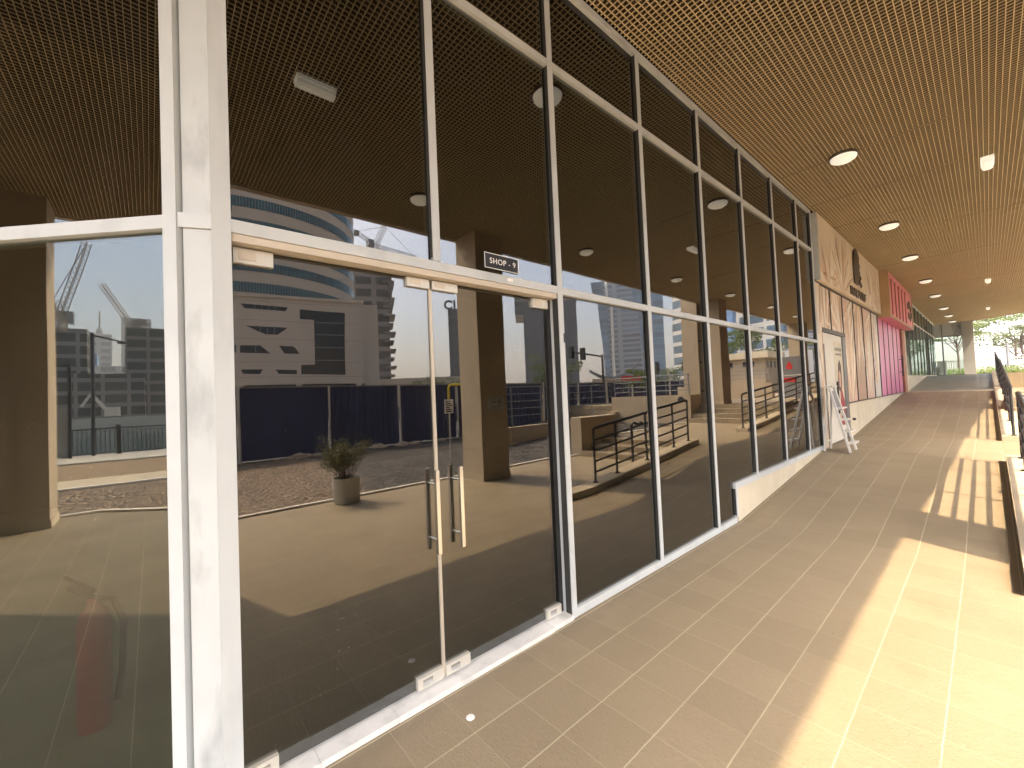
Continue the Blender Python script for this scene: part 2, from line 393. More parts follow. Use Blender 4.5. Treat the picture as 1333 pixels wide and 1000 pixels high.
mb.prism([(5.36,8.5),(12.3,8.5),(12.3,14.98),(5.36,14.98)], -.3, lambda p: -.03 + .36*min(1,max(0,(p[1]-8.5)/2)))
struct(mb, 'gravel_bed', 'gravel', 'stuff')
mb = MB(); mb.box((-40,-13.0,-.3),(40,-11.22,-.02)); struct(mb, 'footpath', 'kerb')
mb = MB(); mb.box((-40,-17.9,-.3),(40,-13.0,-.05)); struct(mb, 'sandy_gravel', 'sandgravel', 'stuff')
mb = MB(); mb.box((-60,-21.2,-2.5),(60,-17.9,0.)); struct(mb, 'promenade', 'promenade')
mb = MB(); mb.box((-900,-18.,-.6),(900,900,-.14)); struct(mb, 'ground', 'sand')
mb = MB(); mb.box((-900,-900,-.9),(900,-77.5,.35)); struct(mb, 'far_bank', 'sand')
wm, nt, out = nodes('canal_water'); p = N(nt, 'ShaderNodeBsdfPrincipled', Roughness=.12); p.inputs['Base Color'].default_value = (.03,.055,.06,1)
L(nt, bump(nt, noise(nt, 1.5, 4), .4, .1), p.inputs['Normal']); L(nt, p.outputs[0], out.inputs[0])
mb = MB(); mb.add([(-900,-77.6,-.75),(900,-77.6,-.75),(900,-21.1,-.75),(-900,-21.1,-.75)], [(0,1,2,3)]); struct(mb, 'canal', wm)
mb = MB(); mb.box((16,14.,-.3),(60,44,-.10)); mb.box((13.2,-30,-.3),(30,14,-.10)); struct(mb, 'road', 'asphalt')
mb = MB(); mb.box((.0,46,1.0),(60,49.2,1.60)); struct(mb, 'roadside_verge', 'sand')
mb = MB(); mb.box((-20,49.2,1.0),(80,66,1.9)); struct(mb, 'far_road', 'asphalt')
mb = MB(); mb.box((16.2,17,.0),(40,46,1.02)); struct(mb, 'car_park', 'asphalt')
# edging
mb = MB(); mb.box((5.1,-1.66,-.2),(5.17,8.52,.035))
solo(mb, 'gravel_edging', 'white', 'white stone edging strip between brown tiles and gravel bed', 'edging')
mb = MB(); mb.prism([(5.1,-1.66),(5.17,-1.69),(-.84,-7.68),(-14,-7.68),(-14,-7.6),(-.87,-7.6)], -.2, .035)
solo(mb, 'gravel_edging', 'white', 'white edging running diagonally at the corner of the tiled terrace', 'edging')
mb = MB(); mb.box((-40,-11.22,-.2),(40,-11.1,.02))
solo(mb, 'gravel_edging', 'white', 'straight white edging between dark gravel and footpath by the canal', 'edging')
mb = MB(); mb.box((5.1,10.2,0),(5.18,14.98,.42))
solo(mb, 'gravel_edging', 'white', 'white edging of the raised landing between low pier and long wall', 'edging')

# ------------------------------------------------------------------ the glazed shopfront
SF = thing('glazed_shopfront', (0,.23,0), 'tall white aluminium glazed shopfront with dark reflective panes and double door', 'shopfront')
MY = [2.32,3.57,4.82,6.07,7.32,8.57]; W = .0255; GX = -.032
def mull(y0, y1, z0, z1, x0=-.10, x1=0.):
    o = MB().box((x0,y0,z0),(x1,y1,z1)).build('mullion', 'frame', SF)
    MB().box((-.06,y0-.004,z0+.02),(-.008,y0-.0005,z1)).build('gasket', 'gasket', o)
mull(1.265-.024, 1.265+.024, 2.452, 4.87)
for y in MY: mull(y-W, y+W, 0 if y < 5.4 else .47, 4.87)
mull(5.33, 5.372, .061, .401)
mull(9.45, 9.52, .39, 4.87)
YB = [.262] + MY + [9.45]
def tr(name, y0, y1, z0, z1, x0=-.10, x1=-.003): MB().box((x0,y0,z0),(x1,y1,z1)).build(name, 'frame', SF)
ups = [(.262,1.241),(1.289,2.293)] + [(a+W, (b-W) if b < 9.4 else b) for a, b in zip(YB[1:], YB[2:])]
tr('transom', .262, 2.293, 2.395, 2.45)
for a, b in ups[2:]: tr('transom', a, b, 2.395, 2.447)
for a, b in ups: tr('transom', a, b, 4.14, 4.19)
tr('head_rail', .2, 9.52, 4.871, 4.93, -.10, .002)
MB().box((-.10,.262,4.80),(-.035,9.45,4.8705)).build('head_reveal', 'black', SF)
for a, b in ups[2:4]: tr('sill_rail', a, b, .0, .06)
tr('sill_rail', 4.847, 5.33, .0, .06)
tr('sill_rail', 5.33, 9.45, .402, .47, -.10, .001)
MB().box((-.10,.262,2.36),(-.012,2.293,2.394)).build('door_header', 'soffit', SF)
def pane(y0, y1, z0, z1, mat='glass', x=GX):
    m_ = MB().box((x-.012,y0-.004,z0-.004),(x,y1+.004,z1+.004)); a, b = random.uniform(-.0045,.0045), random.uniform(-.0024,.0024)   # panes never sit quite true
    m_.v = [(p[0]+a*(p[1]-(y0+y1)/2)+b*(p[2]-(z0+z1)/2), p[1], p[2]) for p in m_.v]; m_.build('pane', mat, SF)
for a, b in ups:
    pane(a, b, 4.19, 4.80); pane(a, b, 2.45, 4.14)
for a, b in ups[2:4]: pane(a, b, .06, 2.395)
MB().plate((GX-.012,0,0),(0,1,0),(0,0,1),[(4.843,.056),(5.334,.056),(5.334,.466),(6.047,.466),(6.047,2.399),(4.843,2.399)],.012).build('pane','glass',SF)
for a, b in ups[5:]: pane(a, b, .47, 2.395)
# double door, set back in the frame
DX = -.085
for k, (a, b) in enumerate(((.272,1.243),(1.262,2.245))):
    d = MB().box((DX-.012,a,.045),(DX,b,2.352)).build('glass_door', 'glass', SF)
    yh = 1.225 if k == 0 else 1.387
    h = MB().box((-.040,yh-.011,.765),(-.018,yh+.011,1.24)).build('pull_handle', 'chrome', d)
    for z in (.84,1.16): MB().tube([(DX,yh,z),(-.040,yh,z)], .009, 10).build('handle_standoff', 'chrome', d, True)
    h2 = MB().box((DX-.08,yh-.011,.765),(DX-.058,yh+.011,1.24)).build('inner_handle', 'chrome', d)
    for (ya, yb, z0, z1) in (((.275,.43,2.285,2.352),(1.10,1.243,2.30,2.352)) if k == 0 else ((1.262,1.44,2.30,2.352),(2.09,2.243,2.285,2.352))):
        MB().box((DX-.022,ya,z0),(DX+.022,yb,z1)).build('patch_fitting', 'patch', d)
        MB().box((DX+.022,ya+.02,z0+.016),(DX+.026,ya+.085,z1-.014)).build('patch_cover', 'soffit', d)
    for (ya, yb) in (((.275,.40),(1.08,1.243)) if k == 0 else ((1.262,1.43),(2.10,2.243))):
        MB().box((DX-.022,ya,.046),(DX+.022,yb,.11)).build('patch_fitting', 'patch', d)
        MB().box((DX+.022,ya+.03,.06),(DX+.026,ya+.09,.095)).build('patch_cover', 'chrome', d)
MB().box((DX-.015,1.2435,.05),(DX+.012,1.2615,2.30)).build('meeting_strip', 'strip', SF)
MB().box((DX-.06,2.2465,.03),(DX-.004,2.293,2.36)).build('jamb_reflection_strip', 'black', SF)  # black strip stands in for the jamb's dark reflection at the door edge
mb = MB()
for a, b in ((.262,.55),(.552,.93),(.932,1.31),(1.312,1.72),(1.722,2.08),(2.082,2.293)):
    mb.box((-.125,a,-.02),(.012+random.uniform(-.004,.004),b,.030+random.uniform(-.003,.003)))
mb.build('threshold', 'marble', SF)
# chamfered corner
c1 = MB().box((-.10,.193,0),(0,.262,4.88)); c1.build('corner_post', 'frame', SF)
u = Vector((-.047,.087-.193,0)); ul = u.length; u.normalize(); nrm = Vector((-u.y, u.x, 0)) * 1
if nrm.x < 0: nrm = -nrm
def slab(name, o, u, a, b, z0, z1, t0, t1, mat, par=None):
    n = Vector((u.y*-1, u.x, 0)); n = n if n.x > 0 else -n; o = Vector(o); m_ = MB()
    q = [o+u*a+n*t0, o+u*b+n*t0, o+u*b+n*t1, o+u*a+n*t1]
    m_.prism([(p.x,p.y) for p in (q if (u.x*n.y-u.y*n.x) > 0 else q[::-1])], z0, z1); return m_.build(name, mat, par or SF)
slab('corner_panel', (0,.193,0), u, .003, ul-.014, 0, 2.39, -.05, -.012, 'panel')
slab('corner_panel', (0,.193,0), u, .003, ul-.014, 2.452, 4.88, -.05, -.012, 'panel')
slab('corner_groove', (0,.193,0), u, 0, ul, 0, 4.88, -.08, -.052, 'black')
slab('corner_transom', (0,.193,0), u, 0, ul, 2.391, 2.451, -.06, 0, 'frame')
u2 = Vector((-.7071,-.7071,0)); o2 = (-.047,.087,0)
slab('corner_post', o2, u2, 0, .058, 0, 4.88, -.1, .008, 'frame')
ed = [.058,1.31,2.56,3.86]
for i in range(3):
    a, b = ed[i], ed[i+1]-.055
    slab('mullion', o2, u2, b, b+.055, 0, 4.88, -.1, .002, 'frame')
    for z0, z1 in ((0,.06),(2.39,2.445),(4.14,4.19)): slab('transom', o2, u2, a, b, z0, z1, -.1, -.002, 'frame')
    for z0, z1 in ((.056,2.394),(2.441,4.144),(4.186,4.93)): slab('pane', o2, u2, a-.003, b+.003, z0, z1, -.044, -.032, 'glass_l' if z1 < 3 else 'glass')
slab('head_rail', o2, u2, .0, 3.86, 4.881, 4.93, -.1, .004, 'frame')
# stone upstand below the raised sill
solo(MB().box((-.10,5.374,-.1),(-.004,9.45,.40)), 'upstand_wall', 'upstand', 'cream stone upstand below the stepped white sill, tapering along the first ramp', 'low wall')
solo(MB().box((-.12,11.83,-.1),(-.02,21.9,1.15)), 'upstand_wall', 'upstand', 'cream stone upstand under the shop wrapped in palm prints, tapering along the second ramp', 'low wall')
solo(MB().box((-.12,22.42,.5),(-.02,36.9,1.78)), 'upstand_wall', 'upstand', 'cream stone upstand below the far green glass shop', 'low wall')
# shop number plate on the pane over the door
sg = thing('shop_number_sign', (-.028,1.79,2.49), 'black plate with white border lettered SHOP - 9 over the glass door', 'sign')
MB().box((-.0315,1.632,2.487),(-.024,1.925,2.588)).build('plate', 'black', sg)
fr = MB()
for a, b in (((1.632,2.487),(1.925,2.491)),((1.632,2.584),(1.925,2.588)),((1.632,2.491),(1.636,2.584)),((1.921,2.491),(1.925,2.584))): fr.box((-.0238,a[0],a[1]),(-.0225,b[0],b[1]))
fr.build('border', 'white_ink', sg)
text_mb('SHOP - 9', .052, (-.0215,1.785,2.537), (0,1,0), (0,0,1), .002, space=1.12).build('lettering', 'white_ink', sg)
solo(MB().box((.0005,1.80,2.412),(.004,1.845,2.434)), 'paper_label', 'white_ink', 'small pale paper label stuck on the white transom over the door', 'label')
solo(MB().box((.0005,2.332,2.03),(.004,2.345,2.10)), 'black_label', 'black', 'small black label on the white mullion right of the door', 'label')
solo(MB().lathe((.235,1.215,.002), [(0.001,.006),(.018,.005),(.024,.0)], 9), 'paint_blot', 'white_ink', 'small white blot of filler on the floor tile by the door', 'blot')

# inside of the empty shop
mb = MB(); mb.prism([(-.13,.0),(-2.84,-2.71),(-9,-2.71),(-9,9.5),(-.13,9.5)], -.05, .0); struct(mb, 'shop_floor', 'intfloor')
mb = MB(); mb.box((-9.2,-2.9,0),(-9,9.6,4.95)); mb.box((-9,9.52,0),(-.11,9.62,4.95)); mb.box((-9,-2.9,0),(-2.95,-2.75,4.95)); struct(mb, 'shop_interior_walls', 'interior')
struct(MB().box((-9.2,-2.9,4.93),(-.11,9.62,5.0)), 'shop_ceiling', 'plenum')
ex = thing('fire_extinguisher', (-1.11,-.25,0), 'red fire extinguisher standing inside behind the dusty corner pane', 'extinguisher')
MB().lathe((-1.11,-.25,0), [(.0,0),(.066,.0),(.07,.02),(.07,.53),(.058,.59),(.03,.63),(.025,.67),(0,.67)], 20).build('cylinder', 'red', ex, True)
MB().bar((-1.11,-.25,.66),(-1.16,-.34,.74),.03,.025).bar((-1.11,-.25,.70),(-1.19,-.37,.79),.03,.014).build('lever', 'black', ex)
MB().tube([(-1.10,-.24,.67),(-1.03,-.17,.66),(-.985,-.13,.55),(-.99,-.14,.3),(-1.01,-.16,.15)], .014, 8).build('hose', 'black', ex, True)

# ------------------------------------------------------------------ canopy over the walkway
OUT = [(-14,-7.75),(-.88,-7.75),(5.03,-1.84),(5.03,33.7),(1.52,37.2),(-14,37.2)]
CP = thing('canopy', (2.5,14,4.9), 'wide flat canopy with tan open-cell grid soffit over the walkway', 'canopy')
MB().prism(OUT, 5.22, 5.9).build('roof_slab', 'fascia', CP)
mb = MB(); pl_ = OUT[:5]; inn = [(-14,-7.62),(-.93,-7.62),(4.90,-1.79),(4.90,33.64),(1.48,37.06)]
for i in range(4):
    mb.prism([pl_[i], pl_[i+1], inn[i+1], inn[i]], 4.9, 5.219)
mb.build('fascia', 'fascia', CP)
MB().prism(inn + [(-14,37.0)], 5.19, 5.218).build('plenum_board', 'plenum', CP)
def fac_x(y):   # shop face along y
    return .01 if y > .2 else (max(-2.8, y-.16) if y > -2.6 else -6)
g1 = MB(); g1b = MB(); t = .0034
x = .035
xs = []
while x > -5.9: x -= .05
while x < 4.89: xs.append(x); x += .05
for x in xs:
    y0 = -7.61 if x < -.93 else x-6.69+.02; y1 = 36.9 if x < 1.5 else 38.5-x
    if x < .012: y1 = min(y1, (x+.16) if x > -2.78 else -2.7)
    if y1 - y0 < .1: continue
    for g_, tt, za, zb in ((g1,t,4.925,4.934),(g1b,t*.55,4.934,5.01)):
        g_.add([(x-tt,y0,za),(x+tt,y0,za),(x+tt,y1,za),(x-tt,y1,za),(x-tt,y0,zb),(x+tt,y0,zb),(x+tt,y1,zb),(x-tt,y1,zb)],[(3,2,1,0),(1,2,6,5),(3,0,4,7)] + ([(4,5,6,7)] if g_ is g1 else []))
g1.build('soffit_runners', 'grid', CP); g1b.build('runner_blades', 'grid_shade', CP)
g2 = MB(); g2b = MB(); y = -7.6
while y < 36.85:
    x0 = fac_x(y); x1 = min(4.89, y+6.67, 38.5-y)
    if x1 - x0 > .1:
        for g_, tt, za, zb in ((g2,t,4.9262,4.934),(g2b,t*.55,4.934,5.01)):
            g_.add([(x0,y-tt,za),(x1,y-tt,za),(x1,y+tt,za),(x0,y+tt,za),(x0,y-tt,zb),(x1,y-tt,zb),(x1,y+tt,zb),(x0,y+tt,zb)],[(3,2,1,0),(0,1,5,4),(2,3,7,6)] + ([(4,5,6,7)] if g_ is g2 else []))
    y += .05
g2.build('soffit_cross_bars', 'grid', CP); g2b.build('cross_blades', 'grid_shade', CP)
for ya, xa, xb in ((7.6,.05,1.9),(9.3,.05,2.0),(11.0,.05,1.3),(12.6,1.6,4.85),(16.0,.05,2.4),(21.,.3,3.2),(25.,1.,4.8)):
    MB().box((xa,ya,4.9235),(xb,ya+.024,4.9245)).build('soffit_seam', 'gridj', CP)
# mass of the building above and behind
bl = thing('shop_building', (-7,15,5.9), 'beige building block above the canopy and shopfronts', 'building')
MB().box((-14,-2.7,5.901),(-.5,37,16)).build('upper_wall', 'beige_b', bl)
MB().box((-14.2,-2.75,-.2),(-14,37.1,5.2)).build('rear_wall', 'beige_b', bl)

# ceiling lamps
def round_lamp():
    o = thing('ceiling_lamp', (0,0,4.925), '', 'ceiling lamp', 'round ceiling lamps')
    MB().lathe((0,0,4.925), [(.0,.0),(.165,.0),(.172,-.035),(.160,-.04),(0,-.04)], 28).build('base', 'lampd', o, True)
    MB().lathe((0,0,4.925), [(.158,-.0405),(.150,-.068),(.115,-.092),(.06,-.105),(.0,-.11)], 28).build('diffuser', 'lampw', o, True)
    return o
RY = [-.9,3.3,7.6,11.8,15.4,19.6,23.5,28.2,31.9,35.4]; ORD = 'nearest second third fourth fifth sixth seventh eighth ninth farthest'.split()
first = None
for k, y in enumerate(RY):
    o = first if first is None else copy_thing(first, (.85,y,4.925))
    if first is None: first = o = round_lamp(); o.location = (.85,y,4.925)
    o['label'] = ('round opal ceiling lamp, %s in the row along the shopfronts' % ORD[k]) if k in (0,9) else ('round opal ceiling lamp, %s from the near end of the row along the shopfronts' % ORD[k])
for k, y in enumerate([-.9,3.3,7.6,11.8,15.5,19.5,23.5,28.2,31.9]):
    o = copy_thing(first, (3.72,y,4.925)); o['label'] = 'round opal ceiling lamp, %s from the near end of the outer row above the columns' % (ORD[k] if k else 'first')
first = None
for k, y in enumerate([1.3,9.65,21.7,30.6]):
    if first is None:
        o = first = thing('bulkhead_lamp', (2.22,y,4.925), '', 'ceiling lamp', 'rectangular bulkhead lamps')
        MB().box((2.22-.07,y-.19,4.885),(2.22+.07,y+.19,4.925)).build('base', 'lampw', o)
        pr = [(-.062,-.04),(-.058,-.075),(-.03,-.095),(.03,-.095),(.058,-.075),(.062,-.04)]
        MB().plate((2.22,y-.185,4.925),(1,0,0),(0,0,1),pr,-.37).build('diffuser', 'lampw', o)
    else: o = copy_thing(first, (2.22,y,4.925))
    o['label'] = 'rectangular bulkhead lamp on the soffit centre line, ' + ['nearest, over the double door','second, past the first shopfront','third, level with the pink shop','farthest, near the end wall'][k]

# columns
def column(x0, y0, x1, y1, z0, label, sk=True, mat='concrete'):
    o = thing('column', ((x0+x1)/2,(y0+y1)/2,z0), label, 'column', 'canopy columns')
    MB().box((x0,y0,z0-.05),(x1,y1,5.2)).build('shaft', mat, o)
    if sk: MB().box((x0-.015,y0-.015,z0-.04),(x1+.015,y1+.015,z0+.12)).build('skirting', 'kerb', o)
    return o
column(4.3,-1.05,4.98,-.35,0,'square beige column at the near corner of the canopy')
column(4.3,4.85,4.98,5.53,0,'square beige column with no smoking plate beside the gravel bed')
column(4.26,15.8,4.72,16.5,1.01,'square beige column at the head of the outer stairs')
c2b = column(4.98,15.8,5.6,16.6,1.0,'square beige column with brackets, outer one of the pair by the stairs')
for z in (1.5,2.6,3.4): MB().box((4.90,15.83,z),(4.965,15.93,z+.06)).build('bracket', 'black', c2b)
MB().box((4.965,15.86,1.0),(4.98,15.93,4.9)).build('downpipe', 'grey', c2b)
column(4.3,26.6,4.98,27.3,1.0,'square beige column behind the grey cabinet at the upper terrace')
column(-2.04,-7.55,-1.34,-6.85,0,'square beige column on the canal side, reflected in the corner pane')
column(1.15,36.6,1.62,37.15,1.73,'grey column at the far end of the canopy beside the end window', False, 'greyc')
ns = thing('no_smoking_plate', (4.297,5.21,1.38), 'grey plate with no smoking symbol and NO SMOKING lettering on the column', 'sign')
MB().box((4.285,5.02,1.38),(4.298,5.41,1.63)).build('plate', 'plateg', ns)
mb = MB(); mb.plate((4.2845,5.04,1.40),(0,1,0),(0,0,1),[(0,0),(.35,0),(.35,.006),(0,.006)],-.001).plate((4.2845,5.04,1.60),(0,1,0),(0,0,1),[(0,0),(.35,0),(.35,.006),(0,.006)],-.001)
mb.build('border', 'black', ns)
mb = MB(); mb.lathe((4.283,5.32,1.535), [(.04,0),(.052,0),(.052,.001),(.04,.001),(.04,0)], 24, 'x'); mb.bar((4.283,5.29,1.565),(4.283,5.35,1.505),.010,.002,(1,0,0)); mb.bar((4.283,5.29,1.535),(4.283,5.345,1.535),.010,.002,(1,0,0))
mb.build('symbol', 'black', ns)
text_mb('NO', .075, (4.2835,5.17,1.535), (0,-1,0), (0,0,1), .001).build('lettering', 'black', ns)
text_mb('SMOKING', .058, (4.2835,5.215,1.44), (0,-1,0), (0,0,1), .001).build('lettering', 'black', ns)

# ------------------------------------------------------------------ kerbs with railings beside the ramps
def rail_thing(ya, yb, posts, label, z=zr, hk=.10, x=2.33, disc=False):
    o = thing('ramp_railing', (x,(ya+yb)/2,z((ya+yb)/2)), label, 'railing', 'railings along the ramps')
    zt = lambda y: z(y) + hk
    for y in posts:
        MB().tube([(x,y,zt(y)-.01),(x,y,zt(y)+.90)], .021, 10).build('post', 'rail', o, True)
        MB().lathe((x,y,zt(y)-.005), [(0,.022),(.045,.02),(.045,0)], 12).build('base_plate', 'rail', o)
    a, b = posts[0], posts[-1]
    pts = [(x,a,zt(a)+.87),(x,a+.012,zt(a)+.895),(x,a+.05,zt(a)+.915)] + [(x,a+.05+(b-a-.1)*i/8,zt(a+.05+(b-a-.1)*i/8)+.915) for i in range(1,8)] + [(x,b-.05,zt(b)+.915),(x,b-.012,zt(b)+.895),(x,b,zt(b)+.87)]
    MB().tube(pts, .027, 10).build('handrail', 'rail', o, True)
    for h in (.17,.35,.53,.71): MB().tube([(x,a+(b-a)*i/8,zt(a+(b-a)*i/8)+h) for i in range(9)], .019, 8).build('rail_bar', 'rail', o, True)
    return o
def kerb_thing(ya, yb, label, z=zr, hk=.10):
    n = 16; m_ = MB(); ys = [ya+(yb-ya)*i/n for i in range(n+1)]
    for p, q in zip(ys, ys[1:]): m_.prism([(2.18,p),(2.48,p),(2.48,q),(2.18,q)], -.3, lambda c: z(c[1])+hk)
    return solo(m_, 'ramp_kerb', 'kerb', label, 'kerb', 'kerbs along the ramps')
kerb_thing(4.85, 9.33, 'low beige kerb carrying the railing of the lowest ramp')
kerb_thing(12.12, 21.0, 'low beige kerb carrying the railing of the middle ramp')
kerb_thing(22.4, 30.3, 'low beige kerb carrying the railing of the topmost ramp')
r1 = rail_thing(5.05, 9.3, [5.67,6.3,7.3,8.45,9.15], 'dark painted railing along the lowest ramp, nearest the double door')
MB().tube([(2.33,9.15,1.33),(2.55,9.35,1.38)], .014, 8).lathe((2.57,9.37,1.39), [(0,-.02),(.07,-.02),(.075,.0),(.07,.02),(0,.02)], 16, 'y').build('end_disc', 'rail', r1, True)
rail_thing(12.12, 21, [12.2,13.95,15.6,17.3,19.0,20.6], 'dark painted railing along the middle ramp by the outer stairs')
rail_thing(22.4, 30.3, [22.5,24.1,25.7,27.3,28.9,30.2], 'dark painted railing along the topmost ramp')
st = thing('standpipe', (2.75,7.45,0), 'dark standpipe with a twisted hose end behind the lowest railing', 'standpipe')
MB().tube([(2.75,7.45,0),(2.75,7.45,.95)], .028, 10).build('pipe', 'rail', st, True)
MB().tube([(2.75,7.45,.95),(2.72,7.5,1.0),(2.66,7.52,.97),(2.64,7.60,.95),(2.70,7.70,.99),(2.6,7.75,.93)], .022, 8).build('hose', 'black', st, True)
# walls and piers
solo(MB().box((5.0,8.55,-.1),(5.36,10.2,1.0)), 'low_pier', 'concrete', 'low beige block wall beside the three outer steps', 'low wall')
w15 = thing('retaining_wall', (6.8,15.1,-.1), 'long beige retaining wall with grey railing on top beside the four steps', 'wall')
MB().box((5.0,15.0,-.2),(8.6,15.25,1.42)).box((5.0,15.25,-.2),(5.2,15.8,1.42)).build('wall', 'concrete', w15)
for i, y in enumerate([5.1,6.0,6.9,7.8,8.5]): MB().tube([(y,15.12,1.42),(y,15.12,2.2)], .02, 8).build('post', 'greyrail', w15, True)
for z in (1.6,1.8,2.0,2.2): MB().tube([(5.05,15.12,z),(8.5,15.12,z)], .014 if z < 2.1 else .022, 8).build('rail_bar', 'greyrail', w15, True)
w6 = thing('garden_wall', (8.4,10.8,-.1), 'low beige wall with grey railing running in front of the blue hoarding', 'wall')
MB().box((8.3,7.7,-.2),(8.5,14.98,.58)).build('wall', 'concrete', w6)
MB().box((8.28,14.7,-.2),(8.62,14.99,.80)).build('end_post', 'concrete', w6)
for y in (7.8,9.2,10.6,12.0,13.4): MB().tube([(8.4,y,.58),(8.4,y,1.95)], .02, 8).build('post', 'greyrail', w6, True)
for z in (.95,1.2,1.45,1.7,1.95): MB().tube([(8.4,7.8,z),(8.4,14.7,z)], .013 if z < 1.9 else .02, 8).build('rail_bar', 'greyrail', w6, True)

# blue hoarding
hd = thing('site_hoarding', (12.5,15,0), 'long dark blue corrugated hoarding with pale posts behind the gravel', 'fence')
y = -5.8; k = 0
while y < 30:
    m_ = MB(); pr = []; yy = y+.04
    if k == 3: pr = [(12.5,y+.04),(12.5,y+2.54)]
    else:
        while yy < y+2.54:
            pr += [(12.5,yy),(12.5,min(yy+.10,y+2.54)),(12.535,min(yy+.125,y+2.54)),(12.535,min(yy+.185,y+2.54))]; yy += .21
    m_.prism([(p[0],p[1]) for p in pr]+[(p[0]+.012,p[1]) for p in pr[::-1]], .02, 2.2)
    m_.build('sheet_panel', 'hoard', hd)
    MB().tube([(12.44,y,-.05),(12.44,y,2.24)], .035, 8).build('post', 'postw', hd, True)
    y += 2.58; k += 1
MB().box((12.44,-5.8,2.205),(12.56,31,2.25)).build('top_rail', 'grey', hd)
for k in range(26):
    y = random.uniform(-2,15); m_ = MB(); s_ = random.uniform(.06,.2)
    m_.blob((12.1+random.uniform(-.25,.2),y,0), (s_,s_*1.3,s_*.6), 5, .3)
    if k < 24: tag(m_.build('rubble_lump', 'rubble', None, False, m_.base()), 'pale lump of rubble lying along the foot of the blue hoarding', 'rubble', 'rubble along the hoarding')
# yellow pipe and notice
yp = thing('bent_pipe', (7.1,5.9,-.03), 'yellow pipe bent at the top on a thin post near the column', 'pipe')
MB().tube([(7.1,5.9,-.05),(7.1,5.9,1.6)], .02, 8).build('post', 'postw', yp, True)
MB().tube([(7.1,5.9,1.5),(7.1,5.9,1.93),(7.11,5.93,1.98),(7.1,6.0,2.0),(6.9,6.9,2.0)], .035, 8).build('pipe', 'yellow', yp, True)
nb = thing('notice_board', (7.05,5.86,1.25), 'small white notice with black lines on the thin post', 'notice')
MB().box((7.06,5.74,1.25),(7.075,6.0,1.62)).build('board', 'white_ink', nb)
mb = MB()
for i in range(6): mb.box((7.058,5.77,1.29+.05*i),(7.0595,5.97-.04*(i % 3),1.315+.05*i))
mb.build('printed_lines', 'black', nb)

# potted shrub
pc = (4.86,2.43)
ps = thing('potted_shrub', (pc[0],pc[1],0), 'leggy brown green shrub in a pale round pot at the gravel edge', 'potted plant')
pot = MB().lathe((pc[0],pc[1],0), [(0,0),(.19,0),(.205,.02),(.215,.40),(.22,.415),(.205,.415),(.195,.36),(0,.36)], 30).build('pot', 'potm', ps, True)
MB().lathe((pc[0],pc[1],0), [(0,.365),(.194,.362)], 20).build('soil', 'soil', ps)
sm = MB(); lf = MB()
for i in range(24):
    a = random.uniform(0,6.28); r0 = random.uniform(.01,.10); r1_ = r0+random.uniform(.05,.30); h = random.uniform(.32,.62)
    p0 = Vector((pc[0]+r0*math.cos(a),pc[1]+r0*math.sin(a),.36)); p2 = Vector((pc[0]+r1_*math.cos(a),pc[1]+r1_*math.sin(a),.38+h)); p1 = (p0+p2)/2+Vector((random.uniform(-.03,.03),random.uniform(-.03,.03),0))
    sm.tube([p0,p1,p2], .007, 5, .003)
    for j in range(72):
        t_ = random.uniform(.55,1.08); q = p0.lerp(p2,t_)+Vector((random.gauss(0,.06),random.gauss(0,.06),random.gauss(0,.055))); lf.leaf(q,.05)
sm.build('stems', 'stem', ps, True); lf.build('foliage', 'leaf', ps)

# ------------------------------------------------------------------ step ladder
ld = thing('step_ladder', (.22,9.48,.39), 'white aluminium step ladder with grey top panel leaning by the shop door', 'ladder')
f0, f1, tp = (.42,9.26,.392), (.42,9.72,.392), 1.55
MB().bar((.42,9.24,.392),(.16,9.30,1.55),.03,.06,(0,1,0)).build('front_rail', 'ladder', ld)
MB().bar((.42,9.72,.392),(.16,9.66,1.55),.03,.06,(0,1,0)).build('front_rail', 'ladder', ld)
MB().bar((.045,9.26,.392),(.12,9.32,1.42),.025,.045,(0,1,0)).build('rear_leg', 'ladder', ld)
MB().bar((.045,9.72,.392),(.12,9.64,1.42),.025,.045,(0,1,0)).build('rear_leg', 'ladder', ld)
for i in range(4):
    t_ = (i+.7)/5.6; xx = .42-.26*t_; zz = .392+1.158*t_; hw = .24-.06*t_-.012
    MB().box((xx-.02,9.48-hw,zz),(xx+.09,9.48+hw,zz+.025)).build('tread', 'ladder', ld)
MB().bar((.055,9.27,.55),(.055,9.71,.55),.02,.03).build('brace', 'ladder', ld)
MB().bar((.255,9.48,1.12),(.175,9.48,1.48),.02,.34,(0,1,0)).build('top_panel', 'grey', ld)
MB().box((.09,9.29,1.551),(.21,9.67,1.58)).build('top_cap', 'ladder', ld)
MB().blob((.44,9.60,.96), (.03,.04,.025), 5, .1).build('black_knob', 'black', ld)

# ------------------------------------------------------------------ shop wrapped in palm prints
S2 = thing('palm_print_shop', (0,13,.39), 'shopfront wrapped in beige and rose palm leaf prints with projecting sign box', 'shopfront')
MB().box((-.12,9.53,.39),(-.005,9.86,3.57)).build('pilaster', 'w1', S2)
MB().box((-.14,9.86,.39),(.0,9.93,2.40)).box((-.14,11.72,.39),(.0,11.80,2.72)).box((-.14,9.86,2.64),(.006,11.80,2.72)).build('door_frame', 'mauve', S2)
d2 = MB().box((-.06,9.94,.42),(-.02,11.6,2.63)).build('door', 'w5', S2)
MB().box((-.02,11.5,.42),(.005,11.72,2.63)).build('door_stile', 'grey', d2)
MB().box((-.0195,10.75,.7),(-.016,11.48,2.5)).build('poster', 'poster', d2)
MB().plate((-.0158,11.15,1.4),(0,1,0),(0,0,1),[(-.22,.1),(-.12,.62),(.02,.72),(.14,.6),(.16,.2),(.05,.0)],.001).build('poster_hair', 'hair', d2)
